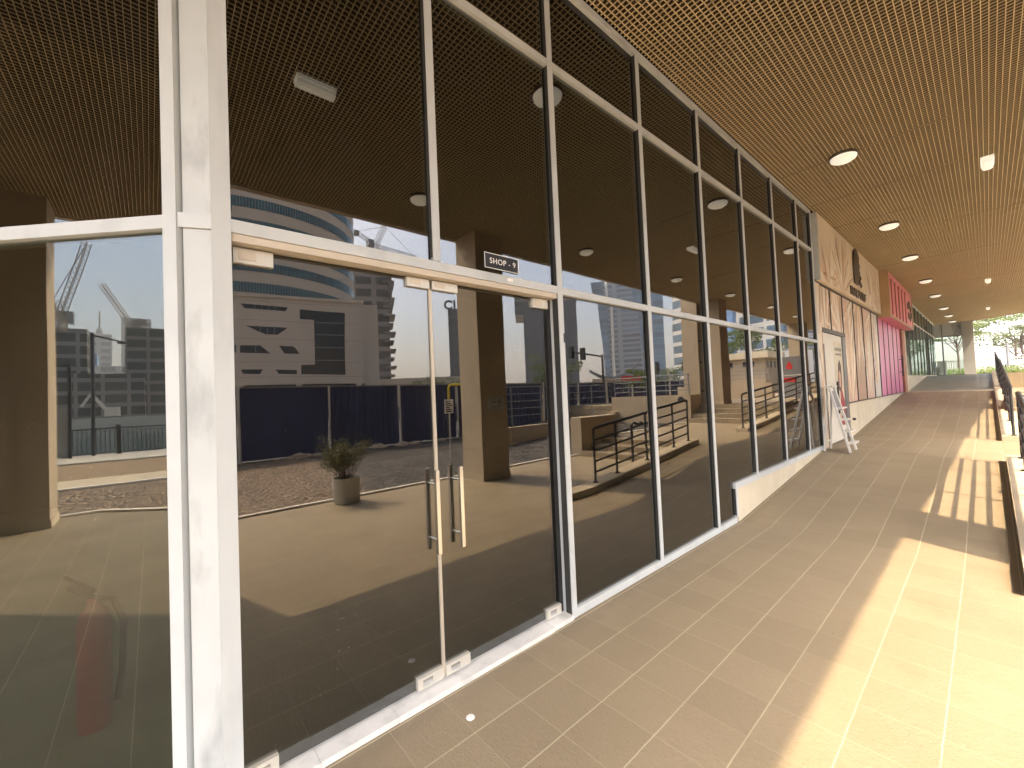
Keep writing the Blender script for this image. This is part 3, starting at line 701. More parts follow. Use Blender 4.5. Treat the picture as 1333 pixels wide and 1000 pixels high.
MB().plate((-.0146,11.15,1.4),(0,1,0),(0,0,1),[(-.1,.14),(-.12,.42),(-.02,.5),(.08,.4),(.06,.12)],.001).build('poster_face', 'skin', d2)
MB().plate((-.0134,11.15,.72),(0,1,0),(0,0,1),[(-.1,0),(-.05,.7),(.05,.82),(.2,.6),(.3,.5),(.3,0)],.001).build('poster_dress', 'wine', d2)
mb = MB()
for i in range(11): mb.box((-.0158,10.82+.055*i,2.30),(-.015,10.85+.055*i,2.36+.01*(i % 3)))
for i in range(9): mb.box((-.0158,10.86+.06*i,2.21),(-.015,10.90+.06*i,2.25))
mb.build('poster_heading', 'black', d2)
MB().tube([(.05,10.55,1.0),(.05,10.55,1.65)], .018, 8).bar((.05,10.55,1.1),(-.02,10.55,1.1),.02,.02).bar((.05,10.55,1.55),(-.02,10.55,1.55),.02,.02).build('door_handle', 'black', d2)
ws = [(9.93,10.7,'w1',2.73),(10.7,11.8,'w2',2.73),(11.8,12.95,'w3',1.17),(12.95,14.1,'w4',1.17),(14.1,15.3,'w3',1.17),(15.3,16.35,'w5',1.17)]
for a, b, m_, z0 in ws:
    MB().box((-.10,a+.02,z0),(-.03,b-.02,3.57)).build('window_panel', m_, S2)
for y in (9.895,10.7,11.8,12.95,14.1,15.3,16.37): MB().box((-.11,y-.016,1.17 if y > 11.75 else 2.73),(-.012,y+.016,3.575)).build('mullion', 'mauve', S2)
MB().box((-.11,11.81,1.151),(.01,16.4,1.17)).build('sill', 'mauve', S2)
MB().box((-.11,9.53,3.576),(.005,16.4,3.62)).build('head', 'mauve', S2)
def clip(poly, a0, b0, a1, b1):
    for ax, lim, sg in ((0,a0,1),(0,a1,-1),(1,b0,1),(1,b1,-1)):
        o = []
        for i in range(len(poly)):
            p, q = poly[i-1], poly[i]; dp, dq = (p[ax]-lim)*sg, (q[ax]-lim)*sg
            if (dp >= 0) != (dq >= 0): t_ = dp/(dp-dq); o.append((p[0]+(q[0]-p[0])*t_, p[1]+(q[1]-p[1])*t_))
            if dq >= 0: o.append(q)
        poly = o
        if len(poly) < 3: return None
    return poly
def frond_print(par, x, rect, fans, name='leaf_print'):
    """printed palm fans: slender leaflets radiating from a stalk point, in three inks"""
    inks = {m_: MB() for m_ in ('ink_brown','ink_cream','ink_peach')}; k = 0
    for (y, z, l, a0, a1, n) in fans:
        for i in range(n):
            a = R(a0+(a1-a0)*(i+random.uniform(-.3,.3))/n); ll = l*random.uniform(.7,1.08); w = ll*random.uniform(.028,.05)
            d = (math.cos(a), math.sin(a)); e = (-d[1], d[0]); bend = random.uniform(-.08,.08)*ll; st = .08*ll
            pt = lambda t_, o_: (y+d[0]*(st+ll*t_)+e[0]*(o_+bend*t_*t_), z+d[1]*(st+ll*t_)+e[1]*(o_+bend*t_*t_))
            poly = [pt(0,-.15*w),pt(.35,-w),pt(.7,-.8*w),pt(1,0),pt(.7,.8*w),pt(.35,w),pt(0,.15*w)]
            poly = clip(poly, *rect)
            if poly: k += 1; inks[random.choice(('ink_brown','ink_cream','ink_cream','ink_peach','ink_peach'))].plate((x+.0002*(k % 25),0,0),(0,1,0),(0,0,1),poly,.0001)
    for m_, b_ in inks.items():
        if len(b_.v) > 60: b_.build(name, m_, par)
frond_print(S2, -.0298, (9.95,2.74,11.78,3.56), [(10.2,2.3,1.6,30,140,26),(11.6,2.5,1.3,60,170,22)])
frond_print(S2, -.0298, (11.82,1.2,16.33,3.56), [(12.3,1.0,2.4,50,130,30),(13.6,3.9,2.2,200,300,24),(14.6,1.2,2.2,30,120,30),(15.9,1.5,1.8,60,160,26),(15.6,3.6,1.6,200,290,20)])
frond_print(S2, -.0048, (9.54,.42,9.85,3.56), [(9.6,.6,1.2,40,120,16),(9.8,1.6,1.2,60,150,16),(9.55,2.5,1.2,30,120,16)])
sb = MB().box((-.07,9.60,3.60),(.075,16.38,4.9)).build('sign_box', 'w1', S2)
MB().box((.0755,9.60,3.60),(.079,9.63,4.9)).build('sign_edge', 'upstand', sb)
MB().box((-.068,9.593,3.60),(.075,9.5995,4.9)).build('sign_end_panel', 'panel', sb)
MB().box((-.10,9.53,3.62),(-.075,9.60,4.9)).build('shadow_gap', 'black', S2)
frond_print(sb, .0752, (9.66,3.62,16.36,4.88), [(11.6,3.5,1.35,60,150,30),(11.4,3.55,1.3,25,110,24),(10.3,3.45,1.0,20,160,26),(15.0,3.6,1.3,50,125,26),(15.9,3.5,1.2,60,170,30),(14.4,3.5,.9,10,80,20),(13.4,3.4,.8,20,160,22)])
mb = MB()   # ornamental emblem: arch shape with inner scrolls
arc = [(0.,0.)]+[(0.,.6)]+[(.5-.5*math.cos(a*math.pi/12), .62+.38*math.sin(a*math.pi/12)) for a in range(0,10)]
ar = [(-.38,0),(-.38,.62),(-.3,.86),(-.1,.98),(.12,.95),(.3,.80),(.26,.66),(.36,.55),(.24,.42),(.34,.3),(.1,.22),(.06,.0)]
mb.plate((.08,13.02,3.98),(0,1.05,0),(0,0,1.0),[(a*.9,b*.9) for a,b in ar],.03)
for a, b in ((.22,.08),(.32,.2),(.2,.3),(.36,.02)): mb.blob((.1,13.05+a,4.0+b),(.02,.07,.06),5,.2)
mb.build('emblem', 'brown_l', sb)
mb = MB(); yy = 12.2
for i in range(9): 
    w_ = random.choice((.12,.15,.17)); 
    mb.box((.0755,yy,3.66),(.10,yy+.045,3.86)); mb.box((.0755,yy+.045,3.66 if i % 2 else 3.82),(.10,yy+w_,3.70 if i % 2 else 3.86)); 
    if i % 3: mb.box((.0755,yy+.045,3.74),(.10,yy+w_-.02,3.775))
    yy += w_+.05
mb.build('raised_lettering', 'brown_l', sb)
mb = MB()
for i in range(16): mb.box((.0755,9.85+.062*i,3.74),(.079,9.885+.062*i,3.79+.008*(i % 3)))
mb.build('small_lettering', 'wood', sb)

# ------------------------------------------------------------------ pink shop
S3 = thing('pink_shop', (0,19,1.1), 'narrow shopfront of pink panels under a projecting pink sign box', 'shopfront')
ys = [16.42,17.35,18.3,19.25,20.2,21.15]
for a, b in zip(ys, ys[1:]):
    MB().box((-.10,a+.02,1.17 if b < 20.5 else 1.12),(-.03,b-.02,3.5)).build('window_panel', 'lilac', S3)
for y in ys: MB().box((-.11,y-.014,1.12),(-.016,y+.014,3.5)).build('mullion', 'maroon', S3)
MB().box((-.11,16.4,1.1512),(.012,21.17,1.168)).build('sill', 'mauve', S3)
MB().box((-.12,21.19,1.14),(.03,21.9,3.5)).build('door_jamb', 'terra', S3)
MB().tube([(.06,20.5,1.75),(.06,20.5,2.5)], .02, 8).bar((.06,20.5,1.9),(-.03,20.5,1.9),.02,.02).bar((.06,20.5,2.35),(-.03,20.5,2.35),.02,.02).build('door_handle', 'black', S3)
sb3 = MB().box((-.1,16.42,3.505),(.26,22.2,4.88)).build('sign_box', 'salmon', S3)
for a, b in (((16.42,3.5),(16.55,4.885)),((22.07,3.5),(22.2,4.885))): MB().box((.2605,a[0],a[1]),(.275,b[0],b[1])).build('sign_trim', 'wood', sb3)
MB().box((.2605,16.56,3.5),(.275,22.06,3.58)).build('sign_trim', 'wood', sb3)
MB().box((-.1,16.41,3.5),(.262,16.4195,4.885)).build('sign_end_panel', 'wood', sb3)
for i in range(5):
    y = 16.95+.78*i; MB().box((.2605,y,3.6),(.285,y+.045,4.70)).box((.2605,y+.0455,4.62),(.285,y+.22,4.70)).build('sign_fin', 'terra', sb3)
mb = MB()
for i, (y, z) in enumerate([(20.9,4.3),(21.25,4.38),(21.55,4.25),(21.0,3.95),(21.4,3.9),(21.7,4.02)]): mb.lathe((.262,y,z), [(0,.035),(.10,.03),(.15,.0)], 10, 'x')
mb.build('raised_emblem', 'brown_l', sb3)

# ------------------------------------------------------------------ green glass shop and end wall
S4 = thing('green_glass_shop', (0,29,1.7), 'dark green glazed shopfront with close grey mullions at the far end', 'shopfront')
y = 22.45; n = 10; st_ = (36.9-22.45)/n
MB().box((-.12,21.91,1.1),(.0,22.44,4.9)).build('pier', 'upstand', S4)
for i in range(n):
    a = y+st_*i; b = a+st_
    MB().box((-.04,a+.03,1.78),(-.028,b-.03,4.1)).build('pane', 'glass_g', S4)
    MB().box((-.04,a+.03,4.15),(-.028,b-.03,4.9)).build('pane', 'glass_g', S4)
    MB().box((-.1,a-.03,1.78),(-.004,a+.03,4.9)).build('mullion', 'grey', S4)
    MB().box((-.1,a+.03,4.1),(-.006,b-.03,4.15)).build('transom', 'ladder', S4)
MB().box((-.1,22.42,4.901),(.02,36.9,4.95)).build('head', 'ladder', S4)
MB().box((-6,22.3,1.6),(-5.8,37,5)).box((-6,22.0,1.6),(-.13,22.3,5)).build('rear_wall', 'interior', S4)
MB().box((-6,22.3,1.6),(-.13,60,1.74)).build('floor_slab', 'intfloor', S4)
EW = thing('end_window', (.3,37,1.73), 'clear glass end wall facing the ramp with view to trees', 'window')
for x0, x1 in ((-.7,.28),(.34,1.14)):
    MB().box((x0,36.94,1.78),(x1,36.952,4.1)).build('pane', 'glass_c', EW)
    MB().box((x0,36.90,4.16),(x1,36.96,4.88)).build('spandrel', 'panel', EW)
for x in (-.73,.31): MB().box((x-.03,36.88,1.73),(x+.03,37.0,4.9)).build('mullion', 'grey', EW)
MB().box((-.8,36.88,4.885),(1.5,37.02,5.2)).build('head', 'panel', EW)
MB().box((-.7,36.89,4.1),(1.15,36.99,4.158)).build('transom', 'grey', EW)
MB().box((-.7,36.89,1.73),(1.15,36.99,1.779)).build('sill_rail', 'grey', EW)
solo(MB().lathe((-.25,39.,1.74), [(0,0),(.22,0),(.24,.5),(.2,.62),(0,.62)], 18), 'black_bin', 'black', 'round black bin behind the end window', 'bin')
pl2 = thing('tall_planter', (.1,39.4,1.74), 'dark square planter box behind the end window', 'planter')
MB().box((-.1,39.2,1.74),(.3,39.6,2.7)).build('box', 'grey', pl2)

# ------------------------------------------------------------------ vegetation
def tree(name, loc, h, cr, label, mat='tleaf', n=2600, leaf=.16, flat=0., layers=None, cat='tree', group=None, tr_=.09):
    o = thing(name, loc, label, cat, group); x, y, z = loc; T_ = MB(); F = MB()
    lean = Vector((random.uniform(-.1,.1)*h*.5, random.uniform(-.1,.1)*h*.5, 0))
    top = Vector((x,y,z+h*.62))+lean
    T_.tube([(x,y,z-.1), Vector((x,y,z+h*.3))+lean*.3+Vector((.05,0,0)), top], tr_, 8, tr_*.5)
    cl = []
    for i in range(14 if not layers else layers):
        a = random.uniform(0,6.28); r = cr*math.sqrt(random.uniform(.05,1)); hh = z+h*random.uniform(.5 if not flat else .62,1.)
        c = Vector((x,y,0))+lean+Vector((r*math.cos(a), r*math.sin(a), hh)); cl.append((c, cr*random.uniform(.28,.5)))
        T_.tube([top-Vector((0,0,h*random.uniform(0,.25))), (top+c)/2+Vector((0,0,-.1*h*random.random())), c], tr_*.4, 5, tr_*.1)
    for i in range(n):
        c, r = random.choice(cl); d = Vector((random.gauss(0,1),random.gauss(0,1),random.gauss(0,1))).normalized()*r*random.uniform(.3,1)**.5
        d.z *= (.6 if not flat else .18); F.leaf(c+d, leaf, flat)
    T_.build('trunk', 'stem', o, True); F.build('crown', mat, o); return o
tree('acacia_tree', (4.2,60,1.9), 5.2, 3.0, 'flat topped acacia with thin trunk beyond the far hedge', 'aleaf', 4200, .22, .7, 16)
tree('acacia_tree', (10.5,63,1.9), 5.6, 3.4, 'acacia with layered crown at the right edge behind the white car', 'aleaf', 3500, .24, .7, 16)
tree('acacia_tree', (.4,53,1.7), 5.2, 1.9, 'small leafy tree seen beside and through the end window', 'aleaf', 3600, .16, .2, 14)
tree('acacia_tree', (-3.5,56,1.7), 5.5, 2.5, 'bushy tree seen through the left pane of the end window', 'tleaf', 3000, .18, 0)
hg = MB()
for i in range(9000): hg.leaf((random.uniform(-4,18),random.uniform(47.6,48.6),1.62+.75*random.random()**.7*(.75+.25*math.sin(i*.7))), .15)
o = hg.build('hedge', 'hedge', None, False, (7,48,1.6)); tag(o, 'clipped bright green hedge along the far roadside', 'hedge')
pf = thing('picket_fence', (0,56,1.9), 'pale grey picket fence behind the hedge beyond the canopy', 'fence')
mb = MB()
for i in range(110): mb.box((-6+.15*i,56,1.9),(-5.94+.15*i,56.03,3.2))
mb.build('pickets', 'postw', pf); MB().box((-6,56.03,3.0),(10.5,56.06,3.1)).box((-6,56.03,2.1),(10.5,56.06,2.2)).build('rails', 'postw', pf)
solo(MB().tube([(3.15,51.5,1.6),(3.15,51.5,4.1)], .06, 8), 'sign_pole', 'grey', 'plain grey pole standing in front of the parked car', 'pole')
def car(loc, paint, label, heading=0, s=1.):
    o = thing('parked_car', loc, label, 'car'); 
    prof = [(-2.2,.35),(-2.25,.75),(-1.95,.95),(-1.2,1.02),(-.6,1.42),(.7,1.45),(1.5,1.05),(2.15,.95),(2.25,.6),(2.2,.35)]
    c, sn = math.cos(heading), math.sin(heading); U = Vector((c,sn,0)); V = Vector((-sn,c,0)); O = Vector(loc)
    MB().plate(O+V*.85,U*s,Vector((0,0,s)),prof,1.7).build('body', paint, o)
    gl = [(-1.12,1.02),(-.58,1.36),(.66,1.39),(1.3,1.06)]
    MB().plate(O+V*.862,U*s,Vector((0,0,s)),gl,1.724).build('windows', 'darkglass', o)
    for a in (-1.4,1.4):
        for b in (-.72,.72):
            p = O+U*a*s+V*b; q = p+V*(.14 if b > 0 else -.14)
            MB().tube([p+Vector((0,0,.33)),q+Vector((0,0,.33))], .33*s, 14).build('wheel', 'tyre', o)
    return o
car((4.6,58.3,1.9),'carw','white car parked beyond the hedge past the canopy end')
car((10.0,58.6,1.9),'card','dark car parked behind the white one beyond the hedge')
# planters and small building of the upper terrace
pw = thing('planter_wall', (6.5,23,1.0), 'curved low beige planter wall with grey railing on the upper terrace', 'wall')
MB().box((4.9,23.0,.9),(9.5,23.25,1.75)).box((9.25,23.25,.9),(9.5,29,1.75)).build('wall', 'concrete', pw)
for x in (5.,5.9,6.8,7.7,8.6,9.4): MB().tube([(x,23.1,1.75),(x,23.1,2.65)], .02, 8).build('post', 'greyrail', pw, True)
for z in (2.0,2.2,2.4,2.65): MB().tube([(5,23.1,z),(9.4,23.1,z)], .014, 8).build('rail_bar', 'greyrail', pw, True)
for k, (x, y) in enumerate(((6.4,19.6),(7.0,20.4))):
    tree('terrace_shrub', (x,y,1.0), 2.1, .42, ['tall thin pale shrub beside the outer column','second thin pale shrub by the planter wall'][k], 'tleaf', 900, .09, 0, 12, 'shrub', None, .02)
for k, (x, y) in enumerate(((7.9,15.9),(7.2,16.1))):
    tree('terrace_shrub', (x,y,1.0), 1.6, .4, ['sparse shrub behind the railed retaining wall','leafy shrub next to the stairs behind the retaining wall'][k], 'tleaf', 600, .09, 0, 12, 'shrub', None, .02)
kb = thing('kiosk_building', (11,37,1.0), 'small beige flat roofed utility building with small high windows', 'building')
MB().box((9.2,35.6,1.0),(13.5,39.5,3.75)).build('wall', 'concrete', kb)
MB().box((8.85,35.25,3.751),(13.9,39.9,4.25)).build('roof', 'upstand', kb)
for y in (36.1,36.9,37.7): MB().box((9.18,y,3.0),(9.1995,y+.35,3.5)).build('window', 'darkglass', kb)
for x in (9.9,11.4,12.6): MB().box((x,35.58,3.1),(x+.75,35.5995,3.5)).build('window', 'darkglass', kb)
cb = thing('hose_cabinet', (3.55,22,1.0), 'tall grey cabinet with red fire symbols in front of the terrace column', 'cabinet')
MB().box((3.3,22.0,1.0),(4.2,22.5,2.88)).build('case', 'grey', cb)
MB().box((3.3,21.994,2.02),(4.2,21.9995,2.04)).build('door_gap', 'lampw', cb)
mb = MB(); mb.plate((3.62,21.998,2.3),(1,0,0),(0,0,1),[(.05,0),(.02,.14),(.1,.3),(.16,.4),(.18,.28),(.27,.2),(.28,.06),(.2,0)],.006); mb.box((3.5,21.992,1.72),(4.0,21.998,1.92)); mb.build('fire_symbols', 'red', cb)
for k, (x, y) in enumerate(((9.5,42.),(12.5,44))): solo(MB().box((x-1.6,y,1.),(x+1.2,y+2.2,4.55)), 'site_cabin', 'white_ink', ['white boxy cabin beside the apartment block','white boxy cabin farther out by the car park'][k], 'cabin')
car((13.3,44.5,1.0),'carb','blue car parked in front of the small beige building', .3)
car((17,43,1.02),'carw','white car parked near the low beige building by the blue car', .2)

# ------------------------------------------------------------------ the far side of the road
A = R(13); UU = Vector((-math.sin(A), math.cos(A), 0)); NN = Vector((math.cos(A), math.sin(A), 0)); P0 = Vector((53.7,21.9,0))
bb = thing('round_tower_building', P0 + UU*-14, 'beige office block with teal banded round tower and cut-out windows', 'building')
MB().plate(P0, UU, Vector((0,0,1)), [(-60,-.2),(-.4,-.2),(-.4,4.2),(-60,4.2)], .5).build('base_recess', 'darkglass', bb)
MB().plate(P0-NN*.5, UU, Vector((0,0,1)), [(-60,4.2),(0,4.2),(0,15.2),(-60,15.2)], 22).build('podium_wall', 'beige_b', bb)
for a in (-1.1,-8.3,-14.6,-22): MB().plate(P0-NN*.5+UU*a, UU, Vector((0,0,1)), [(0,-.2),(.7,-.2),(.7,4.2),(0,4.2)], 1.).build('pillar', 'beige_b', bb)
MB().plate(P0+UU*.02, UU, Vector((0,0,1)), [(.0,-.2),(2.0,-.2),(2.0,15.0),(.0,15.0)], 18).build('side_pier', 'beige_b', bb)
wins = [[(-13.93,14.13),(-8.93,13.96),(-9.17,13.48),(-13.54,13.58)],[(-13.47,11.47),(-9.03,11.41),(-10.17,10.47),(-11.45,10.49)],[(-18.5,11.5),(-14.59,11.46),(-14.84,11.0),(-18,11)],[(-14.12,9.08),(-12.02,9.09),(-10.96,8.08),(-14.14,8.15)],[(-10.02,9.07),(-8.42,9.01),(-7.77,8.09),(-9.43,8.09)],[(-19,9.1),(-14.51,9.11),(-14.53,8.19),(-19,8.18)],[(-14.1,6.08),(-11.82,6.06),(-12.1,5.5),(-13.85,5.57)],[(-10.46,6.05),(-8.17,5.98),(-8.19,5.45),(-10.16,5.52)],[(-20,14),(-16,14),(-16.5,13.5),(-19.5,13.5)],[(-20,6),(-16,6),(-16.3,5.5),(-19.7,5.5)]]
Z = Vector((0,0,1))
for w in wins: MB().plate(P0-NN*.53, UU, Z, w[::-1], .04 if False else -.0 or .05).build('window', 'darkglass', bb)
MB().plate(P0-NN*.53, UU, Z, [(-7.59,13.83),(-2.3,13.64),(-2.42,5.36),(-7.69,5.44),(-7.66,6.63),(-6.05,6.69),(-5.99,12.59),(-7.62,12.62)][::-1], .05).build('large_window', 'darkglass', bb)
for z in (7.2,8.9,10.6,12.2): MB().plate(P0-NN*.56, UU, Z, [(-5.9,z),(-2.4,z),(-2.4,z+.12),(-5.9,z+.12)], .03).build('window_bar', 'grey', bb)
for w in wins:
    a0, a1 = min(q[0] for q in w), max(q[0] for q in w); b0, b1 = min(q[1] for q in w), max(q[1] for q in w); m_ = MB(); n_ = max(2, int((a1-a0)/.7))
    for i in range(1, n_):
        t_ = a0+(a1-a0)*i/n_; 
        if t_ < a1-1.1 and t_ > a0+.9: m_.plate(P0-NN*.595+UU*t_, UU, Z, [(0,b0+.1),(.07,b0+.1),(.07,b1-.12),(0,b1-.12)], .03)
    if m_.v: m_.build('glazing_bars', 'grey', bb)
jm = MB()
for z in (5.1,7.0,9.9,12.2,14.5): jm.plate(P0-NN*.508, UU, Z, [(-60,z),(-.02,z),(-.02,z+.045),(-60,z+.045)], .007)
jm.build('cladding_joints', 'joint', bb)
MB().plate(P0-NN*.75, UU, Z, [(-60,15.0),(.1,15.0),(.1,15.35),(-60,15.35)], 1.).build('coping', 'beige_b', bb)
cc = P0 + UU*-14.2 + NN*14.6
MB().lathe((cc.x,cc.y,0), [(15.0,15.0),(15.0,46),(0,46)], 72).build('tower_drum', 'beige_b', bb, True)
for z in (15.6,18.25,20.9,23.6,26.3,29,31.7): 
    MB().lathe((cc.x,cc.y,0), [(15.0,z),(15.06,z),(15.06,z+1.25),(15.0,z+1.25)], 72).build('window_band', 'teal', bb)
    MB().lathe((cc.x,cc.y,0), [(15.0,z-.75),(15.07,z-.75),(15.07,z+.0),(15.0,z+.0)], 40, 'z', R(195), R(262)).build('window_band', 'teal', bb)

fm = MB()
for z in (15.6,18.25,20.9,23.6,26.3,29,31.7):
    for k in range(130):
        a_ = R(150)+R(160)*k/130; r_ = 15.0; fm.bar((cc.x+15.07*math.cos(a_),cc.y+15.07*math.sin(a_),z),(cc.x+15.07*math.cos(a_),cc.y+15.07*math.sin(a_),z+1.25),.07,.05)
fm.build('band_mullions', 'grey', bb)
def tower(name, cx, cy, wx, wy, h, rot, mat, label, z0=-.2, parts=None, cat='building'):
    o = thing(name, (cx,cy,z0), label, cat)
    c, s_ = math.cos(rot), math.sin(rot)
    def bx(a0,b0,a1,b1,za,zb,nm,mt):
        poly = [(cx+a*c-b*s_, cy+a*s_+b*c) for a, b in ((a0,b0),(a1,b0),(a1,b1),(a0,b1))]
        MB().prism(poly, za, zb).build(nm, mt, o)
    bx(-wx/2,-wy/2,wx/2,wy/2,z0,h,'wall',mat)
    for q in (parts or []): bx(*q)
    return o, bx
FM = dict(
    constr=facade_material('concrete_frame', (.26,.245,.23), (.05,.05,.05), 3.2, .62, 2.6, .25, rough=.9),
    dark=facade_material('slate_glass', (.075,.095,.12), (.025,.045,.065), 3.4, .7, 3.3, .3),
    citi=facade_material('navy_glass', (.05,.07,.095), (.02,.035,.05), 3.6, .75, 2.4, .2),
    res=facade_material('banded_flats', (.50,.50,.50), (.07,.12,.18), 1.9, .62, 4.6, .12),
    res2=facade_material('white_banded_flats', (.62,.62,.60), (.06,.10,.13), 2.0, .6, 3.7, .1),
    res3=facade_material('ribbon_flats', (.60,.60,.58), (.10,.15,.20), 2.3, .66, 40., .02),
    blue=facade_material('blue_curtain', (.10,.22,.42), (.07,.18,.40), 3.5, .85, 2.2, .08),
    sail=facade_material('pale_curtain', (.40,.46,.52), (.13,.21,.30), 2.6, .6, 3.0, .2),
    bluet=facade_material('steel_blue_curtain', (.16,.27,.38), (.07,.16,.26), 3.0, .85, 3.2, .12),
    site=facade_material('site_floors', (.17,.165,.16), (.03,.032,.035), 1.9, .68, 2.9, .15, rough=.9),
    hazy=facade_material('grey_flats', (.36,.38,.39), (.16,.19,.22), 3.5, .5, 5., .3),
)
o, bx = tower('unfinished_tower', 104,43.5,8,10,36.3, .4, FM['constr'], 'raw concrete tower under construction with ragged floor edges')
for i in range(13): bx(-5.2,3.5,4.2,6.0+.5*(i % 2),8+2.2*i,8.3+2.2*i,'slab_edge','conc_far')
def crane(x, y, z, zt, j0, j1, label, apex=None, luff=False, base=None):
    o = thing('tower_crane', (x,y,z), label, 'crane'); w = .8
    def lattice(p, q, w, n, r=.055):
        m_ = MB(); p, q = Vector(p), Vector(q); d = (q-p).normalized(); e = d.orthogonal().normalized(); g = d.cross(e); cs = [e*w/2+g*w/2, -e*w/2+g*w/2, -e*w/2-g*w/2, e*w/2-g*w/2]
        for c in cs: m_.tube([p+c,q+c], r, 4)
        for i in range(n):
            for k in range(4): m_.tube([p+(q-p)*i/n+cs[k], p+(q-p)*(i+1)/n+cs[(k+1) % 4]], r*.7, 4)
        return m_
    lattice((x,y,z),(x,y,zt),1.1,12).build('mast','steel_far',o)
    lattice((x,y,zt),j0,.75,16).build('jib','steel_far',o)
    lattice((x,y,zt),j1,.8,5).build('counter_jib','steel_far',o)
    j1 = Vector(j1); MB().box((j1.x-.6,j1.y-.6,j1.z-1.),(j1.x+.6,j1.y+.6,j1.z+.2)).build('counterweight','steel_far',o)
    MB().box((x-.2,y-1.8,zt-.4),(x+1.4,y-.4,zt+1.4)).build('cab','grey',o)
    if apex:
        m_ = lattice((x,y,zt),apex,1.,6); ap = Vector(apex)
        m_.tube([ap,Vector(j0)],.05,4); m_.tube([ap,j1],.05,4); m_.build('apex','steel_far',o)
crane(99,43.3,30,41.8,(95,52.5,39.5),(100.6,39,45),'tower crane with jib tilted over the unfinished tower',(97.8,45.6,47))
o, bx = tower('navy_tower',114.6,85.2,14,17,31.2,.62,FM['citi'],'dark navy office tower carrying big CI letters on its roof')
ctr = Vector((113.2,77.4,32.6)); 
text_mb('CI', 4.2, (116.3,74.2,32.9), (-.49,.87,0), (0,0,1), .4, 'LEFT', 1.05, .14).build('roof_lettering', 'black', o)
# mirrored for the reader in front of the tower
o, bx = tower('slate_tower',90,97,15,16,33.,.75,FM['dark'],'dark slate office tower with stepped upper storeys')
bx(-7.8,-10.5,7.5,-8.0,26.4,33.,'stepped_storeys',FM['dark']); bx(-8.0,-10.5,7.5,8.5,30.2,30.9,'cornice','conc_far')
# pair of curved glass towers with sail between
st_t = thing('sail_tower',(118,184,-.2),'tall pale glass tower with curved blue flanks flaring outward at the top','building')
def flank(p, q, wtop, h, mat, nm, k):
    vs = []; n = 14; p = Vector(p); q = Vector(q); d = (q-p); e = Vector((-d.y,d.x,0)).normalized()*10; m_ = MB()
    for i in range(n+1):
        t_ = i/n; sh = k*(t_**2)*wtop
        a = p + Vector((0,0,h*t_)) + d.normalized()*sh*(1 if k < 0 else 0) ; b = q + Vector((0,0,h*t_)) + d.normalized()*(sh if k > 0 else 0)
        vs += [a, b, b+e, a+e]
    fs = []
    for i in range(n):
        for j in range(4): fs.append((i*4+j, i*4+(j+1) % 4, (i+1)*4+(j+1) % 4, (i+1)*4+j))
    fs += [(3,2,1,0),(n*4,n*4+1,n*4+2,n*4+3)]; m_.add(vs, fs).build(nm, mat, st_t)
flank((127.6,177.8,0),(125.6,179.2,0),3.4,57,FM['bluet'],'left_flank',-1)
MB().prism([(126,178.9),(112,188.3),(118,198),(132,188)],0,60).build('centre_wall',FM['sail'],st_t)
flank((112,188.3,0),(101.6,194.3,0),2.5,55,FM['bluet'],'right_flank',-1)
MB().box((123.6,179.6,0),(124.6,180.6,66)).build('edge_fin','lampw',st_t)
for n_, cx, cy, wx, wy, h, rot, mt, lb in (
    ('banded_flats',36.2,84,5,6,34,.35,FM['res3'],'mid rise block with white balcony bands beside the outer column'),
    ('blue_tower',57,152,14,12,60,.3,FM['blue'],'tall deep blue glass tower behind the trees'),
    ('apartment_block',18.2,70,7,8,18,.25,FM['res'],'pale apartment block with blue window bands beyond the kiosk'),
    ('apartment_block',44,66,9,9,3.2,.2,FM['res2'],'low pale building on the far roadside')):
    tower(n_,cx,cy,wx,wy,h,rot,mt,lb)
solo(MB().prism([(88,30),(72,49),(70,60),(76,62),(92,36)],-.2,6.3), 'long_wall_building','promenade','long low pale grey shed behind the hoarding','building')
wr = thing('wavy_roof_pavilion',(32,49,0),'low pavilion with a dark curved wing roof','building')
mb = MB(); n = 12
for i in range(n):
    f = lambda t_: (35+(-5.4)*t_, 47+4.*t_, 3.5+1.5*(2*t_-.9)**2)
    a, b = f(i/n), f((i+1)/n); mb.add([(a[0],a[1],a[2]),(b[0],b[1],b[2]),(b[0]+3,b[1]+4,b[2]),(a[0]+3,a[1]+4,a[2]),(a[0],a[1],a[2]+.35),(b[0],b[1],b[2]+.35),(b[0]+3,b[1]+4,b[2]+.35),(a[0]+3,a[1]+4,a[2]+.35)],[(3,2,1,0),(4,5,6,7),(0,1,5,4),(1,2,6,5),(2,3,7,6),(3,0,4,7)])
mb.build('roof','grey',wr); MB().prism([(35,47.5),(30,51.2),(32.5,54.5),(37.5,50.5)],-.2,3.6).build('wall','concrete',wr)
rs = thing('red_banner',(25,42,2.2),'low red banner with white lettering by the road','banner')
MB().plate((26,41.3,2.9),Vector((-.838,.545,0)),Z,[(0,0),(2.4,0),(2.4,.62),(0,.62)],.06).build('board','red',rs); MB().tube([(25.9,41.35,-.1),(25.9,41.35,2.9)],.05,6).tube([(24.1,42.55,-.1),(24.1,42.55,2.9)],.05,6).build('posts','grey',rs)
ms = thing('signal_mast',(15.7,24.1,-.1),'dark traffic signal mast with long arm over the road','traffic signal')
MB().tube([(15.7,24.1,-.1),(15.7,24.1,4.35)],.09,10).build('pole','rail',ms,True); MB().tube([(15.7,24.1,4.2),(17.6,22.6,4.75)],.06,8).build('arm','rail',ms,True)
for (x,y,z) in ((17.4,22.75,4.4),(16.75,23.25,4.25)): MB().box((x-.14,y-.14,z-.2),(x+.14,y+.14,z+.65)).build('signal_head','black',ms)
